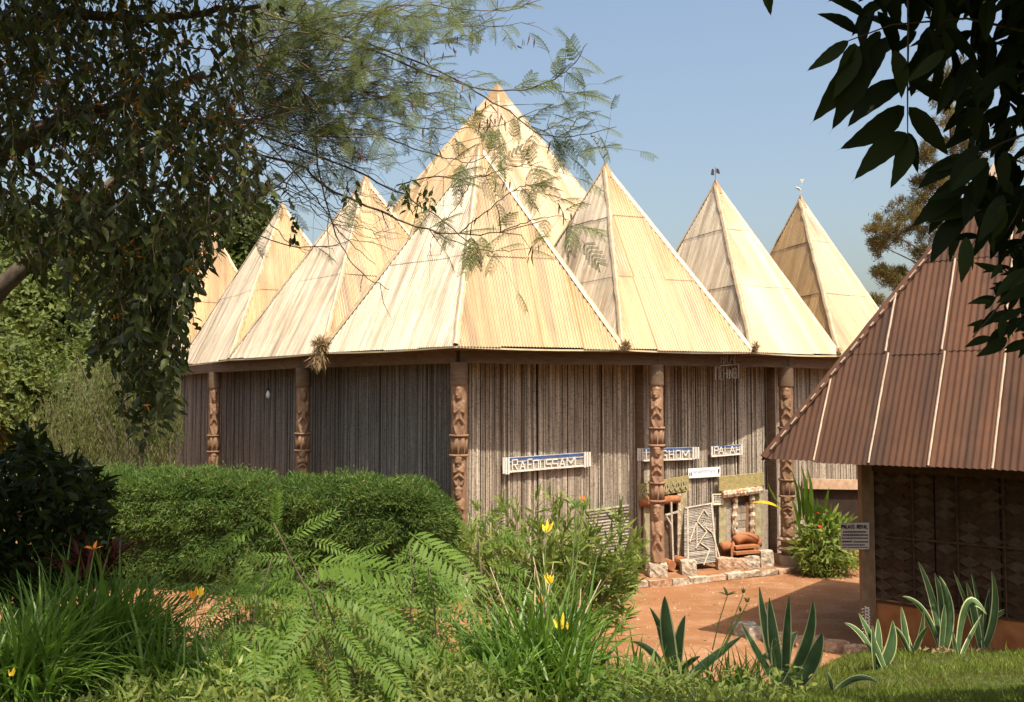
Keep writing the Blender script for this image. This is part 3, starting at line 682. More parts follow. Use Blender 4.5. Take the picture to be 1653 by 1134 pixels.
# ---- signs
GL = {'A': [((0, 0), (.5, 1)), ((.5, 1), (1, 0)), ((.22, .4), (.78, .4))], 'B': [((0, 0), (0, 1)), ((0, 1), (.8, 1)), ((.8, 1), (.8, .5)), ((0, .5), (1, .5)), ((1, .5), (1, 0)), ((0, 0), (1, 0))],
      'C': [((0, 0), (0, 1)), ((0, 1), (1, 1)), ((0, 0), (1, 0))], 'F': [((0, 0), (0, 1)), ((0, 1), (1, 1)), ((0, .5), (.8, .5))], 'G': [((0, 0), (0, 1)), ((0, 1), (1, 1)), ((0, 0), (1, 0)), ((1, 0), (1, .45)), ((.5, .45), (1, .45))],
      'H': [((0, 0), (0, 1)), ((1, 0), (1, 1)), ((0, .5), (1, .5))], 'I': [((.5, 0), (.5, 1))], 'L': [((0, 0), (0, 1)), ((0, 0), (1, 0))], 'M': [((0, 0), (0, 1)), ((0, 1), (.5, .3)), ((.5, .3), (1, 1)), ((1, 1), (1, 0))],
      'N': [((0, 0), (0, 1)), ((0, 1), (1, 0)), ((1, 0), (1, 1))], 'O': [((0, 0), (0, 1)), ((0, 1), (1, 1)), ((1, 1), (1, 0)), ((0, 0), (1, 0))], 'P': [((0, 0), (0, 1)), ((0, 1), (1, 1)), ((1, 1), (1, .5)), ((0, .5), (1, .5))],
      'R': [((0, 0), (0, 1)), ((0, 1), (.9, 1)), ((.9, 1), (.9, .55)), ((0, .55), (.9, .55)), ((.4, .55), (1, 0))], 'S': [((1, 1), (0, 1)), ((0, 1), (0, .5)), ((0, .5), (1, .5)), ((1, .5), (1, 0)), ((1, 0), (0, 0))],
      'T': [((.5, 0), (.5, 1)), ((0, 1), (1, 1))], 'U': [((0, 0), (0, 1)), ((1, 0), (1, 1)), ((0, 0), (1, 0))], 'Y': [((.5, 0), (.5, .5)), ((0, 1), (.5, .5)), ((1, 1), (.5, .5))]}
def letters(parent, fn, off, specs, w, mat, name='letter'):
    for ch, x0, x1, yt0, yb0, sl in specs:      # pixel box of the letter, slope of the line
        q = MB()
        for (a, b) in GL[ch]:
            f = lambda p: (x0 + (x1 - x0) * p[0], yb0 + (yt0 - yb0) * p[1] + sl * (x1 - x0) * p[0])
            stickline(q, fn, f(a), f(b), off, w)
        q.build(name, mat, parent)
def cane_sign(fn, x0, x1, yt0, yt1, yb0, yb1, lab, lets, bars):
    s = thing('name_sign', fn((x0 + x1) / 2, (yb0 + yb1) / 2, .1), lab, 'sign')
    n = 8; bd = slab(fn, [(x0, yt0), (x1, yt1), (x1, yb1), (x0, yb0)], .05, .03, M['canew'], 'board', s)
    for k in range(n):
        t = (k + .5) / n; q = MB(); m = M['blue'] if k < 2 or k == 3 else M['cane']
        stickline(q, fn, (x0, yt0 + (yb0 - yt0) * t), (x1, yt1 + (yb1 - yt1) * t), .09, .022 if k < 3 else .013, r=.6); q.build('cane_strip', m, s)
    q = MB(); stickline(q, fn, (x0, yb0), (x1, yb1), .105, .03); q.build('bottom_rail', M['canew'], s)
    for (x, a, b) in bars:
        q = MB(); q.tube([fn(x, a, .12), fn(x, b, .12)], .022, 6); q.build('end_stick', M['canew'], s)
    letters(s, fn, .115, lets, .019, M['canew']); return s
sl_ = -.085
let = []
for ch, x, w_, t_, b_ in (('R', 827, 9, 743, 760.5), ('A', 839, 9, 745, 760), ('F', 852, 7, 742, 759), ('O', 861, 8, 744, 758), ('U', 872, 7, 744, 757.5), ('S', 882, 8, 743, 757), ('S', 892, 8, 742.5, 756), ('A', 903, 9, 741, 755.5), ('M', 915, 13, 739, 754)):
    let.append((ch, x, x + w_, t_, b_, sl_))
cane_sign(onr, 822, 944, 739, 731, 762, 752, 'blue and white cane name sign on the bare wall between the first two columns', let,
          [(813, 739, 765), (817, 739, 766), (821, 739, 766), (944, 730, 755), (948, 730, 754), (952, 730, 753)])
let = [(c, x, x + w_, t_, b_, -.04) for c, x, w_, t_, b_ in (('I', 1039, 8, 726, 741), ('G', 1069, 7, 728, 742), ('H', 1080, 7, 727, 741), ('O', 1091, 7, 728, 741), ('M', 1101, 11, 727, 741))]
cane_sign(onw, 1036, 1121, 725, 722, 744, 741, 'cane name sign crossed by the carved column, above the left doorway', let, [(1030, 724, 744), (1033, 724, 744), (1037, 724, 744), (1119, 722, 741), (1123, 722, 741), (1127, 722, 741)])
let = [(c, x, x + w_, t_, b_, -.06) for c, x, w_, t_, b_ in (('P', 1153, 6, 722, 734), ('A', 1160, 8, 722, 734), ('L', 1170, 4, 721, 733), ('A', 1178, 8, 721, 733), ('H', 1188, 6, 721, 732))]
cane_sign(onw, 1149, 1197, 721, 718, 737, 733, 'shorter cane name sign right of the longer one, above the white board', let, [(1149, 721, 738), (1197, 717, 735)])
s = thing('hanging_sign', onw(1172, 590, .3), 'small dark two-line letter sign hanging under the eave', 'sign')
def onh(px, py, off=0.0): return Wp(px, py, wa + wnrm * (.72 + off), wnrm)
q = MB()
for (a, b) in (((1155, 592), (1192, 588)), ((1155, 591), (1155, 614)), ((1192, 588), (1192, 611)), ((1160, 574), (1160, 590)), ((1168, 566), (1168, 592)), ((1186, 566), (1186, 590))): q.bar(onh(*a), onh(*b), .02, .02, wnrm)
q.build('frame', M['bamboo'], s)
letters(s, lambda a, b, off: onh(a, b, off), .02, [(c, x, x + w_, t_, b_, -.03) for c, x, w_, t_, b_ in (('N', 1164, 7, 575, 587), ('L', 1174, 3, 574, 586), ('A', 1178, 7, 574, 586), ('T', 1158, 5, 594, 613), ('C', 1163, 4, 598, 613), ('H', 1168, 5, 594, 612), ('O', 1174, 3, 598, 612), ('N', 1178, 4, 596, 612), ('B', 1184, 5, 595, 611))], .014, M['greycane'])
s = thing('white_sign', onw(1137, 770, .1), 'plain white board with faint blue-grey lettering above the leaning panel', 'sign')
slab(onw, [(1111, 757), (1163, 754), (1163, 769.5), (1111, 772.5)], .06, .02, M['white'], 'board', s)
q = MB()
x = 1119
while x < 1155:
    w_ = rng.uniform(.8, 1.5); y = 764.5 - (x - 1119) * .055
    stickline(q, onw, (x, y), (x, y - 4.5), .082, .008); stickline(q, onw, (x, y - rng.choice([0, 2.2, 4.5])), (x + w_, y - rng.choice([0, 2.2, 4.5])), .082, .008); x += w_ + (.9 if rng.random() < .8 else 2.5)
q.build('lettering', M['inkg'], s)
q = MB(); stickline(q, onw, (1113.5, 768), (1113.5, 763), .083, .014); stickline(q, onw, (1116, 768), (1116, 763), .083, .014); stickline(q, onw, (1159.8, 763), (1160.2, 757.5), .083, .028); q.build('emblem', M['ink'], s)
def notice(fn, x0, x1, y0, y1, sl, lines, lab, board, title=None, tw=.012):
    s = thing('notice_board', fn((x0 + x1) / 2, y1, .15), lab, 'sign')
    slab(fn, [(x0, y0), (x1, y0 + sl), (x1, y1 + sl), (x0, y1)], .14, .02, board, 'board', s)
    if title: 
        n = len(title); cw = (x1 - x0 - 3) / n
        letters(s, fn, .163, [(c, x0 + 1.5 + i * cw, x0 + 1.5 + i * cw + cw * .68, title_y[0], title_y[1], 0) for i, c in enumerate(title) if c != ' '], tw, M['ink'])
    q = MB()
    for (yy, xa, xb, w) in lines:
        x = xa
        while x < xb:
            w_ = rng.uniform(1.2, 3.6); stickline(q, fn, (x, yy), (min(x + w_, xb), yy), .163, w); x += w_ + .9
    q.build('small_print', M['ink'], s); return s
notice(onw, 1150, 1168, 798, 816, -1, [(800, 1152, 1166, .02), (803.5, 1153, 1165, .014), (806, 1152, 1163, .01), (808.5, 1152, 1166, .008), (811, 1153, 1166, .008)], 'small cream paper notice beside the right doorway', M['paper'])
# light bulb
lw = unit(WP[3] - WP[2]); 
bp = W(433, 636, 21.5); b = thing('light_bulb', bp, 'white bulb hanging below the eave against the dark left wall', 'lamp')
q = MB(); q.tube([bp + [0, 0, z] for z in (-.10, -.07, -.02, .03, .07)], [.02, .045, .05, .035, .02], 10); q.build('bulb', M['bulb'], b, smooth=True)
q = MB(); q.tube([bp + [0, 0, .07], bp + [0, 0, .13]], .022, 8); q.tube([bp + [0, 0, .12], bp + [0, 0, .36]], .006, 4); q.build('socket', M['dark'], b)
# opening behind the flower bed on the far right bay
fa, fb = WP[6], WP[7]; fd = unit(fb - fa); fn3 = unit(np.cross(fd, (0, 0, 1))); fn3 = fn3 if fn3[1] < 0 else -fn3
def onf(px, py, off=.05): return Wp(px, py, fa + fn3 * off, fn3)
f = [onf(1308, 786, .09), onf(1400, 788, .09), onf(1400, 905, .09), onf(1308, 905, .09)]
q = MB(); q.add(f, [(0, 1, 2, 3)]); dk = q.build('opening_shade', M['dark'], palace)  # flat dark sheet, the recess's shade put into its colour
q = MB(); q.bar(onf(1300, 781, .14), onf(1405, 783, .14), .16, .22); q.build('lintel', M['concrete'], dk)
q = MB(); q.bar(onf(1358, 868, .14), onf(1405, 869, .14), .1, .1); q.box(onf(1370, 890, .14), .3, .12, .6); q.build('sill_block', M['concrete'], dk)
# dry grass tufts lodged in the valleys
def tuft(c, n, L, label, hang=.5):
    c = np.asarray(c); q = MB(); P = c + rng.normal(size=(n, 3)) * L * .28 * np.array([.8, .5, .8]); D = rdir(n, .15); D[:, 1] -= .4
    low = rng.random(n) < hang; D[low] = unit(rng.normal(size=(low.sum(), 3)) * .4 + np.array([0, -.3, -1]))
    q.leaves(P, D, rdir(n), rng.uniform(.5, 1.3, n) * L, .016, T_NAR, F_NAR); tag(q.build('dry_grass_tuft', M['straw']), label, 'dry grass')
tuft(C1L + [.0, -.1, .12], 600, .20, 'big tuft of dry straw in the roof valley left of the corner', .45)
tuft(C1L + [-.04, -.12, -.12], 260, .24, 'ragged straw hanging below the eave under the big tuft', .9)
tuft(C1R + [.05, -.08, .05], 200, .11, 'dry weed in the roof valley right of the corner roof', .4)
tuft(C2R + [.05, -.05, .08], 120, .10, 'small dry weed in the next valley to the right')
tuft(C3R + [-.03, -.05, .06], 80, .09, 'tiny dry weed in the valley beside the brown roof')

# ================================================================== BROWN HUT
tip = np.array([3.52, 12.96]); he = 2.715; ea = np.array([.77, -.638]); eb = np.array([.638, .77]); S_ = 5.1
hut = thing('brown_hut', (*(tip + ea * 2.5 + eb * 2.5), 0), 'square hut with a rusty brown corrugated roof and dark woven walls at the right', 'building')
cor = [tip, tip + ea * S_, tip + ea * S_ + eb * S_, tip + eb * S_]; cor = [np.array([*c, he]) for c in cor]
hp = W(1612, 268, (tip + (ea + eb) * S_ / 2)[1]); hp[:2] = tip + (ea + eb) * S_ / 2
q = MB(); q.add([hp + (c - hp) * .06 + [0, 0, .06] for c in cor] + [hp + [0, 0, .2]], [(i, (i + 1) % 4, 4) for i in range(4)]); hr = q.build('roof', M['strip'], hut)
rowsh = ((0, .345), (.345, .66), (.66, 1))
for i in (0, 3): corrugated(None, cor[i], cor[(i + 1) % 4], hp, .082, .011, .70, rowsh, M['rust'], hr, sub=6, jit=.003)
for i in (1, 2): q = MB(); q.add([cor[i], cor[(i + 1) % 4], hp], [(0, 1, 2)]); q.build('roof_plane', M['rust'], hr)
for i in range(4): ridge(hr, cor[i], hp, .13, M['rust'])
# cream patches along the hip
hd = unit(hp - cor[0]); sd = unit(np.cross(hd, (0, 0, 1)))
for k in range(24):
    q = MB(); t = .02 + k * .041; a = cor[0] + (hp - cor[0]) * t; L = rng.uniform(.07, .16); off = sd * .085 * (1 if sd[0] > 0 else -1) + np.array([0, 0, .035])
    q.bar(a + off, a + off + hd * L, .03, .012); q.build('hip_patch', M['strip'], hr)
# pale strips over the sheet joints
A, B, Pq = cor[0], cor[1], hp; e = unit(B - A); n_ = unit(np.cross(B - A, Pq - A)); n_ = n_ if n_[2] > 0 else -n_; s2 = unit(np.cross(n_, e)); s2 = s2 if s2[2] > 0 else -s2
H = np.dot(Pq - A, s2); upx = np.dot(Pq - A, e); Lb = np.linalg.norm(B - A); sw = Lb / round(Lb / .70)
for ri, (v0, v1) in enumerate(rowsh):
    for ci in range(1, round(Lb / .70)):
        u = ci * sw + (0 if ri == 0 else -.04 * ri); vm = H * u / upx if u < upx else H * (Lb - u) / (Lb - upx)
        a0 = v0 * H + (.0 if ri else -.03); a1 = min(v1 * H - .02, vm - .04)
        if a1 - a0 < .15: continue
        q = MB(); t = np.linspace(0, 1, 12)
        w_ = .013 + .003 * rng.random(12)
        pts = A + np.outer(np.full(12, u) + rng.normal(0, .0012, 12), e) + np.outer(a0 + (a1 - a0) * t, s2) + n_ * (.030 + .012 * ri)
        V = np.concatenate([pts - np.outer(w_, e), pts + n_ * .012, pts + np.outer(w_, e)]); F = []
        for j in range(2):
            for i in range(11): F.append((j * 12 + i, j * 12 + i + 1, (j + 1) * 12 + i + 1, (j + 1) * 12 + i))
        q.add(V, F); q.build('joint_strip', M['strip'], hr)
# walls
wc = tip + ea * 1.06 + eb * 1.06; Lw = S_ - 2.12
c3 = lambda u, v, z, o=0: np.array([*(wc + ea * u + eb * (v - o)), z])       # u along the front, o outwards
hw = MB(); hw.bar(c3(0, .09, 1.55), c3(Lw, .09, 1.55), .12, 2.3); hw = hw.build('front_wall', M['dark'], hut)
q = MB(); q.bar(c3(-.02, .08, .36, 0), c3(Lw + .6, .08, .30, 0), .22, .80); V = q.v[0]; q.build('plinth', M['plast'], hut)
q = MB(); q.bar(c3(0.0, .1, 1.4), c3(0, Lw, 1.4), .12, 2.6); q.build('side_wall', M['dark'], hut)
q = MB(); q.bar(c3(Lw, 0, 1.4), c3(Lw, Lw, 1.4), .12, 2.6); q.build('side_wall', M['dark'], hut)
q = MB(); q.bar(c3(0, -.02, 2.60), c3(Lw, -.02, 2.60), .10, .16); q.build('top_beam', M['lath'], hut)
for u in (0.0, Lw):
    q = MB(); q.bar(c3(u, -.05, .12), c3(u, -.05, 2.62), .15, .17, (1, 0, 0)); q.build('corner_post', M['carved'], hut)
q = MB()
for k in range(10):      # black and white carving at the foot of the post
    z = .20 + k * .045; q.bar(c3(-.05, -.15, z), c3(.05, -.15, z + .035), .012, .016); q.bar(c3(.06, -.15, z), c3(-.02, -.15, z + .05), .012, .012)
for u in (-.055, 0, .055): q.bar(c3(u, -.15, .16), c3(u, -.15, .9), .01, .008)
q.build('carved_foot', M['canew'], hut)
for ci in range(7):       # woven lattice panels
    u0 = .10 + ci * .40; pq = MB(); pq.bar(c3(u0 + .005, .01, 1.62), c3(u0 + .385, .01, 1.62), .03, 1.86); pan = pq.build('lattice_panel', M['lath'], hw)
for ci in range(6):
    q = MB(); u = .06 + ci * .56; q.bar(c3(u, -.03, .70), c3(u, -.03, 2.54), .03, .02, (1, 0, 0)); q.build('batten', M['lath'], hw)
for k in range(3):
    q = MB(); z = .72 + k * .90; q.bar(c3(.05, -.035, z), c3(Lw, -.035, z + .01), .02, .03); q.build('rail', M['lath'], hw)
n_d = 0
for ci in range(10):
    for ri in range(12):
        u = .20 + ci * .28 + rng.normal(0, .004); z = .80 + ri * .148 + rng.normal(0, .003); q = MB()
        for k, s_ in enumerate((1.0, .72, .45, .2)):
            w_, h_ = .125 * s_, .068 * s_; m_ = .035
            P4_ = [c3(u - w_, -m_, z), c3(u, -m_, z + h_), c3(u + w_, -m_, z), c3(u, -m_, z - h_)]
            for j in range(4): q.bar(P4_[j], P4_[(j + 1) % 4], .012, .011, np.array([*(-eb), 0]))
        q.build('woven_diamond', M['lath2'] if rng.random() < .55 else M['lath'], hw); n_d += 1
def onc(px, py, off=0.0):
    nn = np.array([*(-eb), 0]); return Wp(px, py, c3(0, -.14, 0) + nn * off, nn)
title_y = (848, 853.5)
wn_save = wnrm; wnrm = np.array([*(-eb), 0])
s = notice(lambda a, b, o=0: onc(a, b, o - .12), 1357, 1403, 845, 888, -1, [(859, 1361, 1398, .016), (863.5, 1360, 1401, .010), (865, 1360, 1401, .007), (869, 1359, 1401, .014), (874.5, 1360, 1376, .018), (875, 1378, 1401, .014), (880, 1360, 1396, .013), (884, 1360, 1401, .009)],
       'faded square sign reading PALAIS ROYAL on the corner post of the brown hut', M['pink'], 'PALAIS ROYAL', .009)
wnrm = wn_save
# low kerb before the hut
kp = [Wz(1192, 1014, .05), Wz(1235, 1030, .05), Wz(1330, 1040, .05), Wz(1405, 1056, .05), Wz(1480, 1060, .05)]
kb = thing('low_kerb', kp[1], 'low whitish earth kerb running to the corner of the brown hut', 'kerb')
for i in range(4):
    a, b = kp[i], kp[i + 1]; nk = max(2, int(np.linalg.norm(b - a) / .3))
    for k in range(nk):
        q = rockmesh(a + (b - a) * (k + .5) / nk, np.linalg.norm(b - a) / nk * 1.1, .20, .17 if i else .24, 90 + i * 9 + k); q.build('kerb_stone', M['stoner'] if i else M['stone'], kb)
# far roof tips in the left thicket
for (px, py, Yd, w, h, m, lb) in ((100, 566, 48, 1.6, 2.6, 'rust', 'small red-brown roof tip deep in the green thicket'), (120, 570, 50, 1.3, 2.2, 'rust', 'second reddish roof peak right beside the first in the thicket')):
    p = W(px, py, Yd); t_ = thing('far_hut', (p[0], p[1], 0), lb, 'building')
    q = MB(); b_ = [p + [a * w, c * w, -h] for a, c in ((-1, -1), (1, -1), (1, 1), (-1, 1))]; q.add(b_ + [p], [(0, 1, 4), (1, 2, 4), (2, 3, 4), (3, 0, 4)]); q.build('roof', M[m], t_)
    q = MB(); q.add([p + (x - p) * .16 + [0, -.03, .03] for x in b_] + [p + [0, 0, .1]], [(0, 1, 4), (1, 2, 4), (2, 3, 4), (3, 0, 4)]); q.build('roof_cap', M['cap'], t_)
    q = MB(); q.box(p + [0, 0, -h - 2], w * 1.4, w * 1.4, 4); q.build('wall', M['plast'], t_)

# ================================================================== VEGETATION
def bush_points(c, r, n, lump=.35, seed=0, shell=.55, low=-.4):
    rs = np.random.default_rng(seed); d = rs.normal(size=(n, 3)); d = unit(d); d = d[d[:, 2] > low]
    k = 1 + lump * snoise(d * 1.0, 3.0, seed) * .5 + lump * .4 * snoise(d, 8.0, seed + 3)
    rad = k * (1 - (1 - shell) * rs.random(len(d)) ** 2.2)
    return np.asarray(c) + d * rad[:, None] * np.asarray(r), d
def bush(name, c, r, n, leaf, mat, label, cat='bush', group=None, seed=0, lump=.35, T=T_DIA, F=F_DIA, asp=.5, trunk=True, low=-.4, core=True):
    base = (c[0], c[1], max(0.0, c[2] - r[2])); t = thing(name, base, label, cat, group)
    P, d = bush_points(c, r, n, lump, seed, low=low); m = len(P); q = MB()
    D = unit(d * .5 + rdir(m, -.1) * .9); N = unit(d + rdir(m) * .7 + np.array([0, 0, .4])); q.leaves(P, D, N, leaf * rng.uniform(.6, 1.3, m), leaf * asp * rng.uniform(.7, 1.2, m), T, F, r=np.clip(rng.normal(.5, .22, m), 0, 1))
    q.build('crown', mat, t)
    if core:
        q = MB(); P, d = bush_points(c, np.asarray(r) * .62, 700, lump, seed, 1.0); m = len(P)
        q.leaves(P, rdir(m), d, leaf * 3.2, leaf * 2.6, T_DIA, F_DIA); q.build('inner_foliage', mat, t)
    if trunk:
        q = MB(); b = np.array([c[0], c[1], c[2] - r[2] - .3])
        for k in range(4):
            e = np.asarray(c) + rng.normal(size=3) * np.asarray(r) * .35; q.tube([b + rng.normal(size=3) * .05, (b + e) / 2 + rng.normal(size=3) * .1, e], [.06 * r[2], .04 * r[2], .01 * r[2]], 6)
        q.build('trunk', M['bark'], t, smooth=True)
    return t
# --- far thicket on the left
def far(px, py, Y, rpx, rpy, n, leaf, mat, label, seed, nm='leafy_tree', cat='tree', asp=.55):
    c = W(px, py, Y); k = Y / FPX; return bush(nm, c, (rpx * k, max(rpx * k * .8, 1.2), rpy * k), n, leaf, mat, label, cat, 'trees in the left thicket', seed, .45, asp=asp)
far(30, 560, 40, 130, 150, 9000, .30, M['lf_bg'], 'broad green tree at the far left edge behind the dark shrub', 1)
far(10, 430, 46, 90, 70, 5000, .34, M['lf_bgd'], 'dark tree top at the left edge under the hanging leaves', 2)
far(200, 470, 52, 120, 90, 7000, .36, M['lf_bg'], 'hazy green tree crown left of the palace roofs', 3)
far(230, 610, 36, 110, 130, 9000, .26, M['lf_bg'], 'green tree beside the left end of the palace', 4)
far(110, 690, 28, 170, 95, 9000, .20, M['lf_weep'], 'olive thicket above the hedge', 5, 'leafy_bush', 'bush')
far(-20, 650, 26, 110, 120, 7000, .2, M['lf_bg'], 'green bush at the left edge above the dark shrub', 6, 'leafy_bush', 'bush')
far(392, 410, 60, 70, 95, 4500, .4, M['lf_bgd'], 'dark blue-green tree top between the left pyramid roofs', 7)
far(300, 440, 58, 70, 110, 4500, .4, M['lf_bgd'], 'dark tree crown behind the leftmost pyramid roof', 8)
far(120, 400, 60, 150, 60, 6000, .4, M['lf_bgd'], 'distant dark tree line crown beyond the thicket', 9)
# --- weeping shrub left of the palace
def strands(q, starts, length, step, leaf, asp, T, F, sway=.12, keep=None, spread=.9, rgen=None, stems=None, stem_r=.003):
    Pl, Dl = [], []
    for s0, L in zip(starts, length):
        n = max(3, int(L / step)); d = np.array([rng.normal(0, sway * 2), rng.normal(0, sway * 2), -.35 - rng.random() * .5]); p = s0.copy(); pts = [p.copy()]
        for i in range(n):
            d = unit(d + rng.normal(size=3) * sway + np.array([0, 0, -.16])); p = p + d * step; pts.append(p.copy())
            if keep is not None:
                x, y, z = proj(p)
                if not keep(x, y): break
            Pl.append(p.copy()); Dl.append(unit(np.array([rng.normal(), rng.normal(), 0]) * spread + d * .7 + np.array([0, 0, -.35])))
        if stems is not None and len(pts) > 2: stems.tube(np.array(pts), np.linspace(stem_r, stem_r * .4, len(pts)), 3, cap=False)
    P, D = np.array(Pl), np.array(Dl); m = len(P)
    N = unit(rng.normal(size=(m, 3)) * .5 + np.array([0, -.5, .7]))
    return P, D, N, leaf * rng.uniform(.6, 1.25, m), leaf * asp * rng.uniform(.75, 1.2, m)
wt = thing('weeping_shrub', W(225, 800, 20.5) * [1, 1, 0], 'weeping olive-green shrub with fine hanging leaves left of the palace wall', 'bush')
poly = [(175, 540), (215, 520), (262, 560), (300, 600), (292, 660), (285, 700), (275, 775), (60, 790), (40, 700), (100, 620), (150, 590)]
st_ = []
while len(st_) < 620:
    x, y = rng.uniform(40, 300), rng.uniform(520, 760)
    if inpoly([x], [y], poly)[0]: st_.append(W(x, y - 25, rng.uniform(19.5, 22)))
q = MB(); sm = MB(); P, D, N, L, Wd = strands(q, st_, rng.uniform(.8, 1.6, len(st_)), .06, .13, .16, T_NAR, F_NAR, .1, stems=sm, keep=lambda x, y: x < 296)
D[:, 2] -= .8; q.leaves(P, D, N, L, Wd, T_DIA, F_DIA); q.build('foliage', M['lf_weep'], wt); sm.build('twigs', M['twig'], wt, kind='stuff')
q = MB()
for k in range(7):
    b = W(225 + rng.normal(0, 12), 860, 20.8) * [1, 1, 0]; e = W(rng.uniform(90, 280), rng.uniform(560, 640), 20.8); q.tube([b, (b + e) / 2 + [0, 0, .5], e], [.07, .04, .012], 6)
q.build('trunk', M['bark'], wt)
# --- pine behind the brown hut
pine = thing('pine_tree', W(1556, 700, 42) * [1, 1, 0], 'tall pine with clumps of needles behind the brown hut', 'tree')
q = MB(); zt = W(1530, 95, 42); b0 = W(1556, 700, 42) * [1, 1, 0]; q.tube([b0, b0 * .5 + zt * .5 + [.3, 0, 0], zt], [.35, .22, .04], 8); 
clumps = [(1450, 382, 45), (1492, 402, 34), (1420, 368, 24), (1467, 350, 28), (1505, 372, 30), (1418, 395, 16), (1488, 300, 20), (1478, 328, 18), (1510, 290, 20), (1500, 252, 20), (1532, 180, 36), (1516, 140, 26), (1556, 230, 36), (1540, 120, 22),
          (1438, 452, 12), (1425, 440, 9), (1455, 462, 10), (1451, 440, 8), (1412, 487, 9), (1545, 290, 28), (1570, 180, 30), (1590, 260, 40), (1420, 440, 7), (1600, 140, 34)]
pc = []
for (x, y, r_) in clumps:
    e = W(x, y, 42 + rng.normal(0, .6)); t_ = np.clip((e[2] - 1.2) / zt[2], .1, .97); s_ = b0 * (1 - t_) + zt * t_; q.tube([s_, (s_ + e) / 2 + [0, 0, -.25], e], [.07, .04, .015], 5); pc.append((e, r_ * 42 / FPX))
q.build('trunk', M['bark'], pine, smooth=True)
q = MB()
for e, r_ in pc:
    for k in range(int(9 + r_ * 14)):
        sc = e + rng.normal(size=3) * r_ * np.array([.5, .5, .38]); n = 70
        dd = unit(unit(sc - e)[None] * .5 + rng.normal(size=(n, 3)) * .55 + np.array([0, 0, .5])); q.leaves(sc + rng.normal(size=(n, 3)) * .10, dd, rdir(n), rng.uniform(.16, .30, n), .026, T_DIA, F_DIA, r=np.clip(rng.normal(.5, .2), 0, 1))
q.build('needles', M['needle'], pine)
# --- the clipped juniper hedge
h0 = np.array([-1.34, 15.6]); hu = unit(np.array([-.955, .30])); hv = np.array([-hu[1], hu[0]]); hv = hv if hv[1] > 0 else -hv
HL, HT, HH = 8.6, 1.3, 2.0
hg = thing('juniper_hedge', (*(h0 + hu * 4 + hv * .6), 0), 'long thick bright green juniper hedge before the left palace wall', 'hedge')
n = 62000
a_ = rng.random(n); kind = rng.random(n)
u = rng.uniform(0, HL, n); prof = rng.uniform(0, 1, n)      # profile: 0..1 from front foot over the top to the back
fr = HH * 1.0; tot = fr + HT; sdist = prof * tot
v = np.where(sdist < fr, 0, sdist - fr); z = np.where(sdist < fr, sdist, HH)
def roundc(u, v, z):
    ru = .9; cu = np.clip(u, ru, HL - ru); rz = .55; cz = np.minimum(z, HH - rz); cv = np.maximum(v, .55)
    d = np.stack([(u - cu) / ru, (v - cv) / .55, np.maximum(z - cz, 0) / rz], -1); nrm = np.linalg.norm(d, axis=1, keepdims=True) + 1e-9
    dn = d / nrm; return cu + dn[:, 0] * ru, cv + dn[:, 1] * .55, cz + np.maximum(dn[:, 2], 0) * rz, dn
# also the right end face
e_ = rng.random(n) < .12; u = np.where(e_, 0, u); v = np.where(e_, rng.uniform(0, HT, n), v); z = np.where(e_, rng.uniform(0, HH, n), z)
uu, vv, zz, dn = roundc(u, v, z)
P = np.stack([h0[0] + hu[0] * uu + hv[0] * vv, h0[1] + hu[1] * uu + hv[1] * vv, zz], 1)
Nn = np.stack([hu[0] * dn[:, 0] + hv[0] * dn[:, 1], hu[1] * dn[:, 0] + hv[1] * dn[:, 1], dn[:, 2]], 1)
disp = .11 * snoise(P * np.array([1, 1, 2.2]), 2.4, 4) + .09 * snoise(P * np.array([1, 1, 2.0]), 5.5, 5) + .05 * snoise(P, .9, 6)
P = P + Nn * disp[:, None] + Nn * rng.uniform(-.08, .04, n)[:, None]; P[:, 2] = np.maximum(P[:, 2], .05)
D = unit(Nn * .55 + rng.normal(size=(n, 3)) * .6 + np.array([0.25 , -.2, -.02])); q = MB()
q.leaves(P, D, rdir(n), rng.uniform(.07, .17, n), rng.uniform(.02, .036, n), T_DIA, F_DIA, r=np.clip(.42 + disp * 2.0 + rng.normal(0, .15, n), 0, 1)); q.build('sprays', M['lf_hedge'], hg, kind='stuff'); dr = rng.choice(n, 1100, replace=False); dr = dr[snoise(P[dr], 1.6, 21) > .1]; q = MB(); q.leaves(P[dr] + Nn[dr] * .05, D[dr], rdir(len(dr)), rng.uniform(.04, .10, len(dr)), .022, T_DIA, F_DIA); q.build('dead_sprays', M['straw'], hg, kind='stuff')  # sprays in hollows darker, bulging ones lighter; crease shade put into the colour
n2 = 700; kx = rng.uniform(.3, HL - .3, n2); pp = MB(); base = np.stack([h0[0] + hu[0] * kx + hv[0] * .6, h0[1] + hu[1] * kx + hv[1] * .6, np.full(n2, HH)], 1) + rng.normal(size=(n2, 3)) * [.15, .15, .04]
pk = snoise(base, 3.0, 9) > .25; base = base[pk]; m = len(base)
for k in range(9): pp.leaves(base + np.array([0, 0, .03 * k]) + rng.normal(size=(m, 3)) * .012, unit(rdir(m) * .7 + [0, 0, .8]), rdir(m), .05 * rng.uniform(.7, 1.3, m), .016, T_DIA, F_DIA)
pp.build('upright_shoots', M['lf_hedge'], hg, kind='stuff')
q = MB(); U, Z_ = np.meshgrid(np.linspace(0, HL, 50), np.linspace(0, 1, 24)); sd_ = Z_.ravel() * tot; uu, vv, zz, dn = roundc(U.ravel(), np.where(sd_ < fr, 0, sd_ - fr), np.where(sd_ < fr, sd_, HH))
uu = HL / 2 + (uu - HL / 2) * .97; V = np.stack([h0[0] + hu[0] * uu + hv[0] * (vv + .10), h0[1] + hu[1] * uu + hv[1] * (vv + .10), zz * .95], 1); I = np.arange(49 * 23); a = (I // 49) * 50 + I % 49
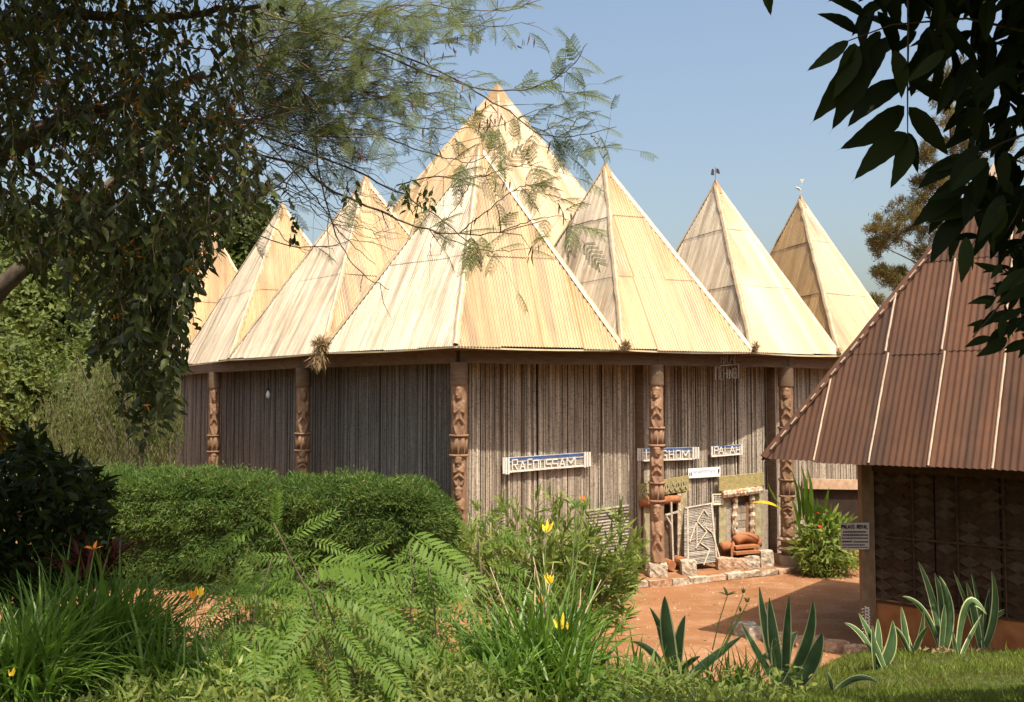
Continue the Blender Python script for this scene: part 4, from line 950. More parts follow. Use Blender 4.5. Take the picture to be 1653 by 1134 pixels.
q.add(V, np.stack([a, a + 1, a + 51, a + 50], 1)); q.build('dense_core', M['lf_bgd'], hg, smooth=True)
# --- flower bed at the far column
bd = thing('flowering_shrub', onf(1335, 905, .7) * [1, 1, 0], 'lush green shrub with two small red flowers right of the last column', 'shrub')
q = MB(); c = W(1338, 870, 18.6)
P, d = bush_points(W(1328, 872, 18.7), (.55, .35, .56), 800, .8, 31, .3, -1); m = len(P); q.leaves(P, unit(d * .6 + rdir(m) + [0, 0, .1]), unit(rdir(m) + [0, -.5, .6]), rng.uniform(.18, .36, m), rng.uniform(.04, .075, m), T_NAR, F_NAR)
P, d = bush_points(W(1338, 905, 18.5), (.62, .3, .30), 900, .3, 32, .3, -1); m = len(P); q.leaves(P, unit(d * .6 + rdir(m) + [0, 0, .1]), unit(rdir(m) + [0, -.5, .6]), rng.uniform(.10, .2, m), rng.uniform(.03, .045, m), T_NAR, F_NAR)
q.build('foliage', M['lf_ole'], bd)
for (bx, by, tx, ty, w_) in ((1290, 850, 1284, 760, .09), (1300, 850, 1299, 748, .12), (1306, 850, 1309, 752, .11), (1296, 840, 1292, 775, .1), (1318, 840, 1341, 790, .12), (1330, 845, 1356, 826, .13), (1322, 840, 1305, 800, .12), (1315, 850, 1322, 805, .12), (1335, 860, 1360, 846, .13), (1290, 865, 1280, 800, .10), (1326, 850, 1345, 815, .11)):
    a, b = W(bx, by, 18.6), W(tx, ty, 18.5 - rng.random() * .3); q = MB(); q.leaves([a], [b - a], [[.2, -.8, .6]], np.linalg.norm(b - a), w_, T_OV, F_OV); q.build('leaf', M['lf_lily'], bd)
for (x, y) in ((1320, 829), (1325, 850)):
    q = MB(); p = W(x, y, 18.1); q.leaves(np.repeat([p], 7, 0), rdir(7, .3), rdir(7), .05, .04, T_OV, F_OV); q.build('flower', M['redp'], bd)
bl = W(1238, 815, 18.9); q = MB(); ld = thing('curved_leaf', bl, 'single yellow-edged drooping leaf between the right doorway and the last column', 'leaf')
for (a, b, c_, w_, mt) in (((1262, 822), (1238, 806), (1215, 812), .06, 'yel'), ((1262, 818), (1240, 795), (1238, 770), .05, 'lf_lily'), ((1262, 826), (1250, 800), (1244, 790), .05, 'lf_lily')):
    q = MB(); t = np.linspace(0, 1, 10)[:, None]; A_, B_, C_ = W(*a, 18.9), W(*b, 18.75), W(*c_, 18.8); cv = (1 - t) ** 2 * A_ + 2 * t * (1 - t) * B_ + t * t * C_; wv = (w_ * np.sin(np.linspace(.15, 3.0, 10)))[:, None] / 2
    V = np.concatenate([cv - [0, 0, 1] * wv, cv + [0, 0, 1] * wv]); q.add(V, [(i, i + 1, 11 + i, 10 + i) for i in range(9)]); q.build('blade', M[mt], ld)
# --- strap-leaved clumps
def blades(c, n, L, w, spread=(.15, 1.3), seg=8, droop=1.75, jit=.10, q=None, az=None, rr=None):
    q = q or MB(); az = rng.uniform(0, 6.283, n) if az is None else az; el = rng.uniform(*spread, n)   # el: lean from the vertical
    Ln = L * rng.uniform(.55, 1.15, n); t = np.linspace(0, 1, seg + 1); ang = el[:, None] * .35 + droop * el[:, None] * t[None] ** 1.3
    ds = Ln[:, None] / seg; r_ = np.cumsum(np.sin(ang) * ds, 1) - np.sin(ang[:, :1]) * ds; z_ = np.cumsum(np.cos(ang) * ds, 1) - np.cos(ang[:, :1]) * ds
    bx = np.asarray(c) + np.stack([rng.normal(0, jit, n), rng.normal(0, jit, n), np.zeros(n)], 1)
    tw = rng.normal(0, .25, n)[:, None] * t[None]; ax = az[:, None] + tw
    ctr = bx[:, None] + np.stack([r_ * np.cos(ax), r_ * np.sin(ax), z_], -1)
    side = np.stack([-np.sin(ax), np.cos(ax), 0 * ax], -1); up = np.stack([-np.cos(ax) * np.cos(ang), -np.sin(ax) * np.cos(ang), np.sin(ang)], -1)
    wv = w * rng.uniform(.7, 1.2, n)[:, None] * np.clip(np.minimum(.45 + 3 * t, (1.02 - t) * 2.2), .05, 1)[None] * .5
    A = ctr - side * wv[..., None] + up * wv[..., None] * .45; B = ctr; C_ = ctr + side * wv[..., None] + up * wv[..., None] * .45
    V = np.stack([A, B, C_], 2).reshape(n, -1, 3); k = 3 * (seg + 1); F = []
    for i in range(seg):
        F += [(3 * i, 3 * i + 1, 3 * i + 4, 3 * i + 3), (3 * i + 1, 3 * i + 2, 3 * i + 5, 3 * i + 4)]
    F = (np.array(F)[None] + (np.arange(n) * k)[:, None, None]).reshape(-1, 4)
    rv = np.clip(rng.normal(.5, .22, n), 0, 1) if rr is None else rr
    q.add(V.reshape(-1, 3), F, 0, np.repeat(rv, k)); return q
def flower(t, px, py, Y, mat, size=.08, bx=None, by=None, nm='flower', closed=True):
    p = W(px, py, Y); q = MB()
    if closed:
        for k in range(4):
            d = unit(np.array([rng.normal(0, .35), rng.normal(0, .2), 1.0])); q.leaves([p + d * .01], [d], [[.1, -1, .1]], .68 * size * rng.uniform(.8, 1.2), size * .22, T_OV, F_OV)
    else:
        a = rng.uniform(0, 6.28)
        for k in range(6):
            d = unit(np.array([math.cos(a + k * 1.05), .5 * math.sin(a + k * 1.05) - .3, .45])); q.leaves([p], [d], [[0, -.3, 1]], size * .7, size * .24, T_OV, F_OV)
    q.build(nm, mat, t)
    if bx: 
        b = W(bx, by, Y + .05); q = MB(); q.tube([b, (b + p) / 2 + [rng.normal(0, .01), 0, 0], p], [.006, .005, .004], 5); q.build('flower_stalk', M['stem'], t)
def clump(px, py, Y, n, L, w, label, mats='lf_lily', seed=0, **kw):
    p = W(px, py, Y); p[2] = float(gz(p[0], p[1])) + .0; t = thing('daylily_clump', p, label, 'plant', 'strap-leaved clumps in the garden')
    sc = kw.pop('area', .12); q = MB()
    for k in range(5): blades(p + [rng.normal(0, sc), rng.normal(0, sc * .7), -.02], n // 5, L, w, q=q, **kw)
    q.build('leaves', M[mats], t, kind='stuff'); return t
t = clump(150, 1100, 6.7, 900, 1.12, .032, 'large dark green strap-leaved clump at the lower left', area=.16)
flower(t, 152, 888, 6.4, M['orp'], .10, 130, 1000, closed=False)
t = clump(25, 1120, 5.7, 420, .85, .023, 'bright fine-leaved clump cut by the lower left corner', area=.14)
flower(t, 18, 1095, 5.3, M['yel'], .07)
t = clump(300, 1110, 6.4, 420, .72, .025, 'light green strap-leaved clump with one orange bud, right of the large dark one', area=.2)
flower(t, 313, 970, 6.2, M['orp'], .11, 321, 1090); flower(t, 324, 965, 6.2, M['yel'], .09); flower(t, 297, 985, 6.2, M['stem'], .06, 297, 1080)
t = clump(900, 1120, 6.7, 620, .98, .031, 'tall yellow-budded strap-leaved clump in the lower middle', area=.24)
for (x, y, bx, by, m_, s_) in ((882, 862, 876, 1000, 'yel', .12), (888, 945, 880, 1040, 'yel', .11), (906, 1020, 900, 1090, 'yel', .16), (918, 1020, 912, 1090, 'yel', .09), (930, 820, 912, 1000, 'stem', .10), (941, 812, 920, 1000, 'orp', .06), (873, 975, 872, 1040, 'orp', .05)): flower(t, x, y, 6.6, M[m_], s_, bx, by)
for k in range(7):
    q = MB(); x0 = rng.uniform(840, 960); a = W(x0, 1080, 6.7); b = W(x0 + rng.normal(0, 40), rng.uniform(890, 960), 6.9); q.tube([a, (a + b) / 2, b], [.006, .006, .004], 5); q.build('dry_stalk', M['deadst'], t)
t = clump(810, 1120, 6.2, 320, .65, .024, 'low strap-leaved clump left of the yellow-budded one', area=.2)
t = clump(1010, 1110, 7.4, 200, .55, .02, 'small leafy clump between the yellow-budded clump and the dark agaves', area=.2)
t = clump(1160, 1105, 8.3, 150, .50, .018, 'thin dark clump with two tall withered flower stems between the agaves', area=.15)
for (x, y, bx, by) in ((1174, 962, 1150, 1050), (1200, 960, 1158, 1060), (1206, 975, 1165, 1055), (1195, 990, 1165, 1050)): flower(t, x, y, 8.2, M['lf_cov'], .13 if x == 1174 else .07, bx, by, closed=(x != 1174))
# --- agaves
def agave(label, base, Y, lv, w=.085):
    b = W(*base, Y); b[2] = float(gz(b[0], b[1])) - .02 if abs(b[2] - gz(b[0], b[1])) < .5 else b[2]
    t = thing('agave', b, label, 'agave', 'agaves along the path')
    for L_ in lv:
        (tx, ty), (cx_, cy_), ws = L_[0], L_[1], (L_[2] if len(L_) > 2 else 1.0); dy = L_[3] if len(L_) > 3 else rng.uniform(-.25, .15)
        A_, B_, C_ = b + [rng.normal(0, .02), rng.normal(0, .02), .02], W(cx_, cy_, b[1] + dy * .5), W(tx, ty, b[1] + dy)
        n = 15; tt = np.linspace(0, 1, n)[:, None]; c = (1 - tt) ** 2 * A_ + 2 * tt * (1 - tt) * B_ + tt ** 2 * C_
        T_ = unit(np.gradient(c, axis=0)); rad = unit(np.array([C_[0] - A_[0], C_[1] - A_[1] - .15, 0.001]))
        face = unit(np.array([rng.normal(0, .35), -1, .3])); S = unit(np.cross(T_, face)); N = np.cross(S, T_)
        tv = tt[:, 0]; wv = w * ws * np.where(tv < .45, .62 + .38 * np.sin(tv / .45 * 1.57), np.cos((tv - .45) / .55 * 1.55) ** .75 + .01)
        cols = [(-.5, .20), (-.40, .15), (-.2, .03), (0, 0), (.2, .03), (.40, .15), (.5, .20)]
        V = np.concatenate([c + S * (wv * a)[:, None] + N * (-wv * h_)[:, None] * 1.0 + N * 0.0 for a, h_ in cols]); F = []; mi = []
        q = MB()
        F0, F1 = [], []
        for j in range(6):
            for i in range(n - 1): (F1 if j in (0, 5) else F0).append((j * n + i, j * n + i + 1, (j + 1) * n + i + 1, (j + 1) * n + i))
        q.add(V, np.array(F0), 0); q.f.append(np.array(F1)); q.mi.append(np.full(len(F1), 1, np.int32))
        back = MB()
        V2 = V - np.tile(N * .004, (7, 1)); q.add(V2, np.array(F0)[:, ::-1], 0)
        q.build('leaf', [M['agave'], M['agavem']], t, smooth=True)
    return t
agave('dark agave in shade left of the thin withered stems', (1088, 1092), 9.0, [((1049, 981), (1080, 1030), .8), ((1073, 963), (1072, 1020), 1.3), ((1106, 994), (1090, 1040), 1.0), ((1199, 1026), (1130, 1075), .9), ((1020, 1036), (1060, 1040), .7), ((1060, 1010), (1078, 1040), .8), ((1130, 1060), (1105, 1070), .7)], .11)
agave('large blue-green agave in shade, middle of the path edge', (1262, 1104), 9.0, [((1226, 948), (1240, 1030), 1.2), ((1242, 966), (1250, 1040), 1.1), ((1274, 962), (1268, 1040), .8), ((1312, 970), (1318, 1040), 1.0), ((1197, 1006), (1228, 1060), .8), ((1327, 1022), (1312, 1085), 1.5), ((1223, 1060), (1265, 1052), .8), ((1288, 1020), (1262, 1040), 1.0), ((1250, 1030), (1256, 1060), 1.2)], .11)
agave('low agave leaf sprawling over the lawn edge', (1345, 1112), 8.2, [((1420, 1104), (1385, 1078), .8), ((1335, 1085), (1342, 1098), .6)], .07)
agave('small cream-edged agave at the corner of the brown hut', (1420, 1080), 10.8, [((1363, 1006), (1396, 1012), .7), ((1386, 990), (1412, 1030), .9), ((1417, 999), (1422, 1040), 1.0), ((1441, 1002), (1448, 1062), 1.4), ((1408, 1010), (1416, 1050), 1.0)], .10)
agave('very small agave between the two cream-edged agaves', (1470, 1056), 11.9, [((1455, 980), (1462, 1020), .9), ((1491, 985), (1492, 1030), .8), ((1440, 1010), (1455, 1020), .7), ((1500, 1010), (1482, 1030), .8), ((1462, 1010), (1466, 1040), .8)], .09)
agave('tall yellow-striped agave before the woven hut wall', (1522, 1040), 11.9, [((1482, 907), (1512, 960), .9), ((1509, 926), (1530, 980), 1.1), ((1516, 930), (1545, 985), 1.2), ((1457, 963), (1497, 968), .7), ((1525, 975), (1526, 1010), .9)], .10)
agave('agave with a broad leaf arching over to the right', (1547, 1064), 11.2, [((1593, 992), (1558, 930), 1.3), ((1585, 992), (1560, 1042), .6), ((1538, 1020), (1543, 1040), .8)], .10)
agave('rightmost agave with a thin leaf bent to the picture edge', (1588, 1036), 11.9, [((1539, 922), (1570, 990), .7), ((1568, 926), (1585, 970), .9), ((1560, 940), (1575, 985), .9), ((1601, 922), (1622, 990), 1.3), ((1660, 995), (1605, 960), .6), ((1598, 950), (1592, 1000), 1.0)], .10)
for (x, y, Yd) in ((1530, 1052, 11.8), (1585, 1046, 11.8)):
    p = W(x, y, Yd); p[2] = float(gz(p[0], p[1])) + .02; q = MB(); m = 130; q.leaves(p + rng.normal(size=(m, 3)) * [.16, .12, .02], rdir(m, .1), rdir(m, .5), .09, .04, T_OV, F_OV)
    tag(q.build('leaf_litter', M['straw']), 'dry brown leaves around the foot of the %s' % ('yellow-striped agave' if x == 1530 else 'rightmost agave'), 'dead leaves')
# --- pinnate plant in the middle
def frond_mesh(n_pair, asp=.23, lz=-.05, ll=.25, terminal=True):
    q = MB(); ys = np.linspace(.08, .97, n_pair); P, D, L = [], [], []
    for y in ys:
        for s_ in (-1, 1):
            P.append((0, y, -.12 * y * y)); D.append((s_ * 1.0, .42 + .3 * y, -.14)); L.append(ll * (1 - .55 * abs(y - .45)))
    P.append((0, .98, -.115)); D.append((0, 1, -.2)); L.append(ll * .7)
    P, D, L = np.array(P), np.array(D), np.array(L); m = len(P)
    q.leaves(P, unit(D + rng.normal(0, .07, D.shape)), np.tile([[0, 0, 1.0]], (m, 1)) + rng.normal(0, .12, (m, 3)), L, L * asp, T_NAR, F_NAR, r=np.clip(rng.normal(.5, .15, m), 0, 1))
    t = np.linspace(0, .98, 7); q.tube(np.stack([0 * t, t, -.12 * t * t], 1), np.linspace(.009, .003, 7), 4, r=.95); return q
fr_mesh = [frond_mesh(k).mesh('frond', M['lf_pin']) for k in (11, 13, 14, 12)]
pin = thing('pinnate_shrub', W(560, 1134, 6.2), 'tall shrub with long feather-like fronds filling the lower middle', 'shrub')
pin.location.z = float(gz(pin.location.x, pin.location.y))
def frond(b, tp, Yb, Yt, k=0, N=None, sc=1.0):
    A_, B_ = W(*b, Yb), W(*tp, Yt); L = np.linalg.norm(B_ - A_) * sc; D = unit(B_ - A_) + [0, 0, .10]
    Nn = N if N is not None else unit(np.array([rng.normal(0, .25), -.55, .8]))
    return link('frond', fr_mesh[k % 4], pin, M=Matrix.Translation((0, 0, 0)) @ basis(A_, D, Nn, L))
FR = [((458, 868), (400, 826), 6.6), ((420, 840), (328, 905), 6.5), ((446, 850), (444, 795), 6.7), ((469, 868), (540, 828), 6.5), ((505, 872), (570, 898), 6.4), ((505, 912), (640, 930), 6.3), ((660, 860), (765, 945), 6.4), ((700, 870), (640, 905), 6.5),
      ((692, 915), (686, 1010), 6.3), ((518, 955), (632, 992), 6.2), ((540, 1008), (595, 1075), 6.0), ((490, 972), (468, 1040), 6.2), ((405, 1010), (462, 1068), 6.0), ((411, 1045), (411, 1140), 5.8), ((540, 1060), (555, 1150), 5.8), ((372, 1015), (340, 1060), 6.1),
      ((380, 940), (330, 1000), 6.3), ((470, 900), (390, 905), 6.4), ((480, 920), (410, 960), 6.4), ((500, 940), (450, 1000), 6.3), ((560, 960), (660, 1030), 6.1), ((600, 1010), (690, 1080), 6.0), ((600, 1060), (660, 1140), 5.8), ((480, 1060), (500, 1150), 5.8),
      ((560, 900), (620, 880), 6.6), ((640, 930), (720, 940), 6.5), ((660, 960), (740, 1000), 6.4), ((520, 1000), (440, 1090), 6.0), ((610, 960), (690, 975), 6.3), ((780, 880), (848, 862), 7.2), ((790, 900), (842, 925), 7.2), ((770, 860), (810, 812), 7.4), ((760, 905), (700, 880), 7.2), ((800, 850), (855, 882), 7.3),
      ((430, 940), (370, 985), 6.5), ((450, 1040), (380, 1110), 5.9), ((690, 1030), (750, 1110), 6.0), ((720, 960), (780, 1010), 6.6), ((340, 960), (280, 1010), 6.6), ((380, 860), (345, 830), 6.8)]
FR = FR[:29] + FR[34:]
polyP = [(340, 930), (400, 880), (470, 860), (560, 880), (640, 890), (700, 900), (740, 960), (740, 1150), (330, 1150), (320, 1010)]
while len(FR) < 96:
    x, y = rng.uniform(320, 740), rng.uniform(860, 1150)
    if not inpoly([x], [y], polyP)[0]: continue
    sgn = 1 if x > 500 else -1; L = rng.uniform(70, 125); a = rng.uniform(-.5, 1.4); Yd = 6.9 - (y - 860) / 290 * .9 + rng.uniform(-.1, .7)
    FR.append(((x, y), (x + sgn * math.cos(a) * L * (1 if rng.random() < .75 else -1), y + math.sin(a) * L * .8), Yd))
for k, (b, tp, Yd) in enumerate(FR): frond(b, tp, Yd, Yd - rng.uniform(-.1, .35), k)
pin2 = pin; pin = thing('pinnate_shrub', W(790, 1000, 7.4), 'smaller feather-leaved shoot left of the narrow-leaved shrub', 'shrub'); pin.location.z = float(gz(pin.location.x, pin.location.y))
for k, (b, tp) in enumerate((((780, 880), (848, 862)), ((790, 905), (845, 928)), ((770, 860), (812, 812)), ((760, 905), (700, 880)), ((800, 850), (855, 885)), ((770, 940), (720, 985)), ((790, 930), (850, 965)), ((765, 875), (735, 830)))): frond(b, tp, 7.4, 7.2, k)
q = MB(); q.tube([W(790, 1040, 7.5), W(778, 940, 7.4), W(770, 855, 7.4)], [.014, .01, .005], 6); q.build('stem', M['twig'], pin, smooth=True)
q = MB()
for pts, r_ in (([(575, 1160), (528, 1050), (503, 970), (466, 895), (442, 845)], .010), ([(600, 1160), (560, 1060), (530, 980), (507, 912)], .010), ([(640, 1160), (660, 1020), (668, 930), (660, 880)], .009), ([(420, 1160), (402, 1060), (412, 980), (440, 900)], .008), ([(700, 1150), (705, 1040), (700, 960), (692, 915)], .008)):
    q.tube([W(x, y, 6.5 - .1 * i) for i, (x, y) in enumerate(pts)], np.linspace(r_, r_ * .4, len(pts)), 6)
q.build('stems', M['twig'], pin2, smooth=True)
for (a, b) in (((357, 1075), (370, 1035)), ((533, 955), (520, 950))):
    pass
# --- narrow-leaved shrub (oleander like)
ole = thing('narrow_leaved_shrub', W(880, 1000, 11.2) * [1, 1, 0], 'bushy shrub with narrow pointed leaves before the bare cane wall', 'shrub')
q = MB(); sm = MB(); dry = MB()
tips = [(868, 800), (888, 805), (905, 812), (925, 812), (944, 820), (835, 822), (812, 815), (795, 830), (770, 822), (752, 845), (962, 838), (985, 865), (1000, 830), (1008, 842), (1025, 870), (1035, 885), (1018, 905), (1000, 930), (1030, 915), (985, 915), (950, 860), (930, 850), (900, 850), (870, 845), (850, 850), (820, 860), (790, 865), (760, 880), (975, 890), (955, 900)]
for k in range(95): tips.append((rng.uniform(745, 1030), rng.uniform(850, 1010)))
for (x, y) in tips:
    if x < 800 and y > 960: continue
    e = W(x, y, 11.0 + rng.normal(0, .35)); b = W(880 + rng.normal(0, 35), 1030, 11.2) ; b[2] = max(.02, float(gz(b[0], b[1]))); mid = b * .5 + e * .5 + np.array([(e[0] - b[0]) * .15, 0, .15]); tt = np.linspace(0, 1, 9)[:, None]
    c = (1 - tt) ** 2 * b + 2 * tt * (1 - tt) * mid + tt ** 2 * e; sm.tube(c, np.linspace(.010, .004, 9), 4, cap=False)
    m = 34; f = 1 - rng.random(m) ** 1.4 * .38; pos = b * 0 + (1 - f[:, None]) ** 2 * b + 2 * f[:, None] * (1 - f[:, None]) * mid + f[:, None] ** 2 * e; dv = unit(e - mid)
    q.leaves(pos, unit(dv * .75 + rng.normal(size=(m, 3)) * .55), rdir(m, .5), rng.uniform(.14, .25, m), rng.uniform(.024, .036, m), T_NAR, F_NAR, r=np.clip(rng.normal(.55, .24, m), 0, 1))
q.build('foliage', M['lf_ole'], ole); sm.build('stems', M['deadst'], ole)
# --- dark broad-leaved bush on the left
db = thing('dark_shrub', W(60, 1020, 7.6), 'dark broad-leaved shrub in deep shade at the left edge', 'shrub'); db.location.z = float(gz(db.location.x, db.location.y))
poly = [(-60, 720), (-10, 735), (20, 740), (40, 690), (62, 692), (70, 730), (110, 745), (150, 760), (175, 790), (165, 830), (178, 860), (182, 900), (165, 940), (100, 960), (-60, 1000)]
P = []
while len(P) < 2600:
    x, y = rng.uniform(-60, 185), rng.uniform(690, 990)
    if inpoly([x], [y], poly)[0]: P.append(W(x, y, rng.uniform(7.0, 8.2)))
P = np.array(P); m = len(P); q = MB(); q.leaves(P, unit(rdir(m) + [0, 0, .1]), unit(rdir(m) + [0, -.3, .8]), rng.uniform(.09, .17, m), rng.uniform(.04, .065, m), T_OV, F_OV); q.build('foliage', M['lf_bush'], db, kind='stuff')
q = MB()
for k in range(14):
    b = W(rng.uniform(0, 110), 1010, 7.6); e = W(rng.uniform(-20, 160), rng.uniform(760, 850), 7.6); q.tube([b, (b + e) / 2, e], [.02, .014, .005], 5)
q.build('stems', M['bark'], db)
for (x, y, dx, dy) in ((50, 735, 0, -45), (60, 745, 5, -30), (60, 735, -30, -5), (70, 745, 40, 5), (78, 740, 20, -10), (150, 790, 40, -10), (160, 800, 35, -5), (140, 800, 10, -35), (150, 810, 40, 15), (20, 745, -15, -20), (108, 770, 25, -35), (120, 760, 5, -40), (150, 842, 25, -5), (130, 780, 45, 25), (45, 725, -3, -30)):
    a, b = W(x, y, 7.1), W(x + dx, y + dy, 7.05); q = MB(); q.leaves([a], [b - a], [[rng.normal(0, .4), -.8, .5]], np.linalg.norm(b - a), .07, T_OV, F_OV); q.build('leaf', M['lf_bush'], db)
rd = thing('red_leaved_plant', W(160, 980, 7.2), 'dark red strap-leaved plant beside the dark shrub', 'plant'); rd.location.z = float(gz(rd.location.x, rd.location.y))
q = blades(W(160, 925, 7.1), 60, .42, .035, (.5, 1.3)); q.build('leaves', M['lf_red'], rd, kind='stuff')
# --- grass and ground cover on the bank
def on_bank(n, y0=4.4, y1=13.3, wx=.62):
    y = y0 + (y1 - y0) * rng.random(n) ** 1.25; x = rng.uniform(-wx, wx, n) * y; f = y < bank_foot(x) - .02
    x, y = x[f], y[f]; return np.stack([x, y, gz(x, y)], 1)
P = on_bank(150000); kx = snoise(P[:, :2] * 1.0, 1.1, 3); m = len(P); q = MB(); lawn = P[:, 0] > 1.8
h = np.where(lawn, rng.uniform(.035, .09, m), rng.uniform(.05, .12, m)) * (1 + .35 * kx)
q.leaves(P - [0, 0, .005], unit(rdir(m) * .75 + [0, 0, .9]), rdir(m), h, np.where(lawn, .008, .008), T_DIA, F_DIA, r=np.clip(.45 + .2 * kx + rng.normal(0, .2, m), 0, 1)); tag(q.build('grass', M['grass'], kind='stuff'), 'green lawn grass on the garden bank in the foreground', 'grass')
P = on_bank(5200, 7.0, 13.2, .62); P = P[(P[:, 0] > 1.0) & (snoise(P[:, :2], 2.3, 33) > .3)]; m = len(P); q = MB()
q.leaves(P, unit(rdir(m) * .5 + [0, 0, .9]), rdir(m), rng.uniform(.09, .19, m), .007, T_DIA, F_DIA, r=np.clip(rng.normal(.7, .25, m), 0, 1)); tag(q.build('tall_grass', M['grass'], kind='stuff'), 'taller grass tufts sticking out of the lawn along the path edge', 'grass')
P = on_bank(30000, 4.5, 12.6, .6); k = (P[:, 0] < 1.9 + .4 * np.sin(P[:, 1] * 2)) & (snoise(P[:, :2], 1.7, 8) > -.25); P = P[k]; m = len(P); q = MB()
P[:, 2] += rng.uniform(0, .20, m) * np.clip(.6 + snoise(P[:, :2], 2.0, 12), .1, 1.4); q.leaves(P, unit(rdir(m) + [0, 0, .35]), unit(rdir(m) * .6 + [0, -.2, .9]), rng.uniform(.04, .09, m), rng.uniform(.015, .03, m), T_OV[:, :], F_OV, r=np.clip(rng.normal(.5, .25, m), 0, 1))
tag(q.build('ground_cover', M['lf_cov'], kind='stuff'), 'yellowish low ground cover between the clumps in the lower middle', 'ground cover')
for i, (x, y, Yd, h_, n) in enumerate(((700, 1110, 6.0, .3, 500), (640, 1090, 7.2, .35, 500), (770, 1060, 7.6, .35, 500), (740, 1130, 5.6, .28, 400), (360, 1080, 7.0, .4, 500), (400, 1120, 5.9, .35, 500), (480, 1090, 7.2, .5, 700), (560, 1040, 7.6, .6, 800), (250, 1130, 5.8, .2, 300), (440, 1000, 7.6, .75, 900), (1060, 1130, 6.6, .25, 400), (380, 1010, 8.2, .55, 800), (650, 1010, 8.4, .6, 900), (560, 990, 8.8, .7, 900), (300, 1060, 7.8, .4, 600), (720, 1060, 8.0, .4, 600), (40, 1040, 7.6, .5, 700), (100, 1010, 8.6, .5, 700), (385, 1005, 9.2, 1.15, 2000), (465, 1005, 9.4, 1.2, 2100), (555, 1005, 9.3, 1.2, 2100), (640, 1010, 9.2, 1.1, 2000), (205, 1005, 8.4, .95, 1600), (40, 1010, 8.8, 1.3, 1800), (830, 1040, 9.6, .5, 800), (250, 1040, 7.3, .62, 1200), (690, 1030, 7.6, .7, 1200))):
    p = W(x, y, Yd); g_ = float(gz(p[0], p[1])); q = MB(); P, d = bush_points((p[0], p[1], g_ + h_ * .5), (.34 + .25 * (Yd > 9.5), .3, h_ * .6), n, .4, 40 + i, .1, -1); m = len(P)
    q.leaves(P, unit(d * .4 + rdir(m) * .8 + [0, 0, .4]), unit(rdir(m) * .7 + [0, -.2, .8]), rng.uniform(.05, .12, m), rng.uniform(.012, .022, m), T_NAR, F_NAR, r=np.clip(rng.normal(.5, .25, m), 0, 1))
    hb = thing('leafy_herb', (p[0], p[1], g_), ['yellow-green herb right of the lowest frond', 'yellow-green herb under the long right fronds', 'yellow-green herb left of the yellow-budded clump', 'low yellowish herb at the bottom edge, middle', 'leafy herb between the orange bud and the fronds', 'leafy herb at the bottom edge below the left fronds', 'green herb under the middle fronds',
        'tall green herb behind the middle fronds', 'tiny herb at the bottom edge right of the dark clump', 'tall green herb in front of the hedge foot', 'low yellow-green herb left of the dark agave', 'green herb behind the left fronds', 'green herb behind the right fronds, nearer the path', 'tall green herb farthest back behind the middle fronds', 'green herb behind the orange bud', 'yellowish herb at the path edge left of the narrow-leaved shrub', 'shaded herb under the dark shrub at the left edge', 'shaded herb between the dark shrub and the hedge', 'bushy herb on the path edge left of the tallest fronds', 'bushy herb on the path edge behind the tallest frond stem', 'bushy herb on the path edge before the middle of the hedge', 'bushy herb on the path edge near the right end of the hedge', 'bushy herb behind the large dark strap-leaved clump', 'shaded bushy herb filling the gap under the dark shrub', 'low herb at the foot of the narrow-leaved shrub', 'leafy herb right behind the orange bud', 'leafy herb below the downward-hanging right frond'][i], 'plant', 'herbs between the garden plants'); q.build('foliage', M['lf_cov'] if i in (0, 1, 2, 3, 10) else M['lf_ole'], hb, kind='stuff')

# pebbles, clods and fallen leaves on the packed earth
n = 2600; P = np.stack([rng.uniform(-5, 8.5, n), rng.uniform(11.8, 19.5, n), np.zeros(n)], 1); P = P[(P[:, 1] > bank_foot(P[:, 0]) + .05)]; m = len(P)
T_ = np.array([[-.5, -.5, 0], [.5, -.4, 0], [.45, .5, 0], [-.4, .45, 0], [0.05, 0, .5]]); F_ = np.array([[0, 1, 4], [1, 2, 4], [2, 3, 4], [3, 0, 4]])
q = MB(); s_ = rng.uniform(.008, .028, m) * (1 + 1.2 * (rng.random(m) < .04)); q.leaves(P, np.concatenate([rdir(m)[:, :2], np.zeros((m, 1))], 1), np.tile([[0, 0, 1.]], (m, 1)), s_, s_, T_, F_)
tag(q.build('pebbles', M['stoner'], kind='stuff'), 'small pebbles and clods scattered over the orange earth yard', 'pebbles')
n = 240; P = np.stack([rng.uniform(-3, 7, n), rng.uniform(12, 17.5, n), np.full(n, .012)], 1); P = P[(P[:, 1] > bank_foot(P[:, 0]) + .05)]; m = len(P); q = MB()
q.leaves(P, np.concatenate([rdir(m)[:, :2], np.zeros((m, 1))], 1), unit(rdir(m) * .4 + [0, 0, 1]), rng.uniform(.04, .08, m), .03, T_OV, F_OV); tag(q.build('fallen_leaves', M['straw'], kind='stuff'), 'dry fallen leaves scattered over the orange earth yard', 'fallen leaves')
# ================================================================== THE OVERHANGING TREES
def shade_canopy(specs):  # lifts leaves along the sun's ray, out of view, to shade each box
    out = []
    sv = np.array(sun_dir[:])
    for (x0, x1, y0, y1, z0, z1, n) in specs:
        P = np.stack([rng.uniform(x0, x1, n), rng.uniform(y0, y1, n), rng.uniform(z0, z1, n)], 1); h = np.zeros(n)
        for it in range(80):
            Q = P + sv * h[:, None]; x, y, z = proj(Q); bad = (z > .05) & (y > -30) & (x > -60) & (x < 1713)
            if not bad.any(): break
            h[bad] += .15
        Q = P + sv * (h + .1)[:, None] + sv * rng.uniform(0, 1.3, n)[:, None]; x, y, z = proj(Q); ok = ~((z > .05) & (y > -10) & (x > -40) & (x < 1693)); out.append(Q[ok])
    return np.concatenate(out)
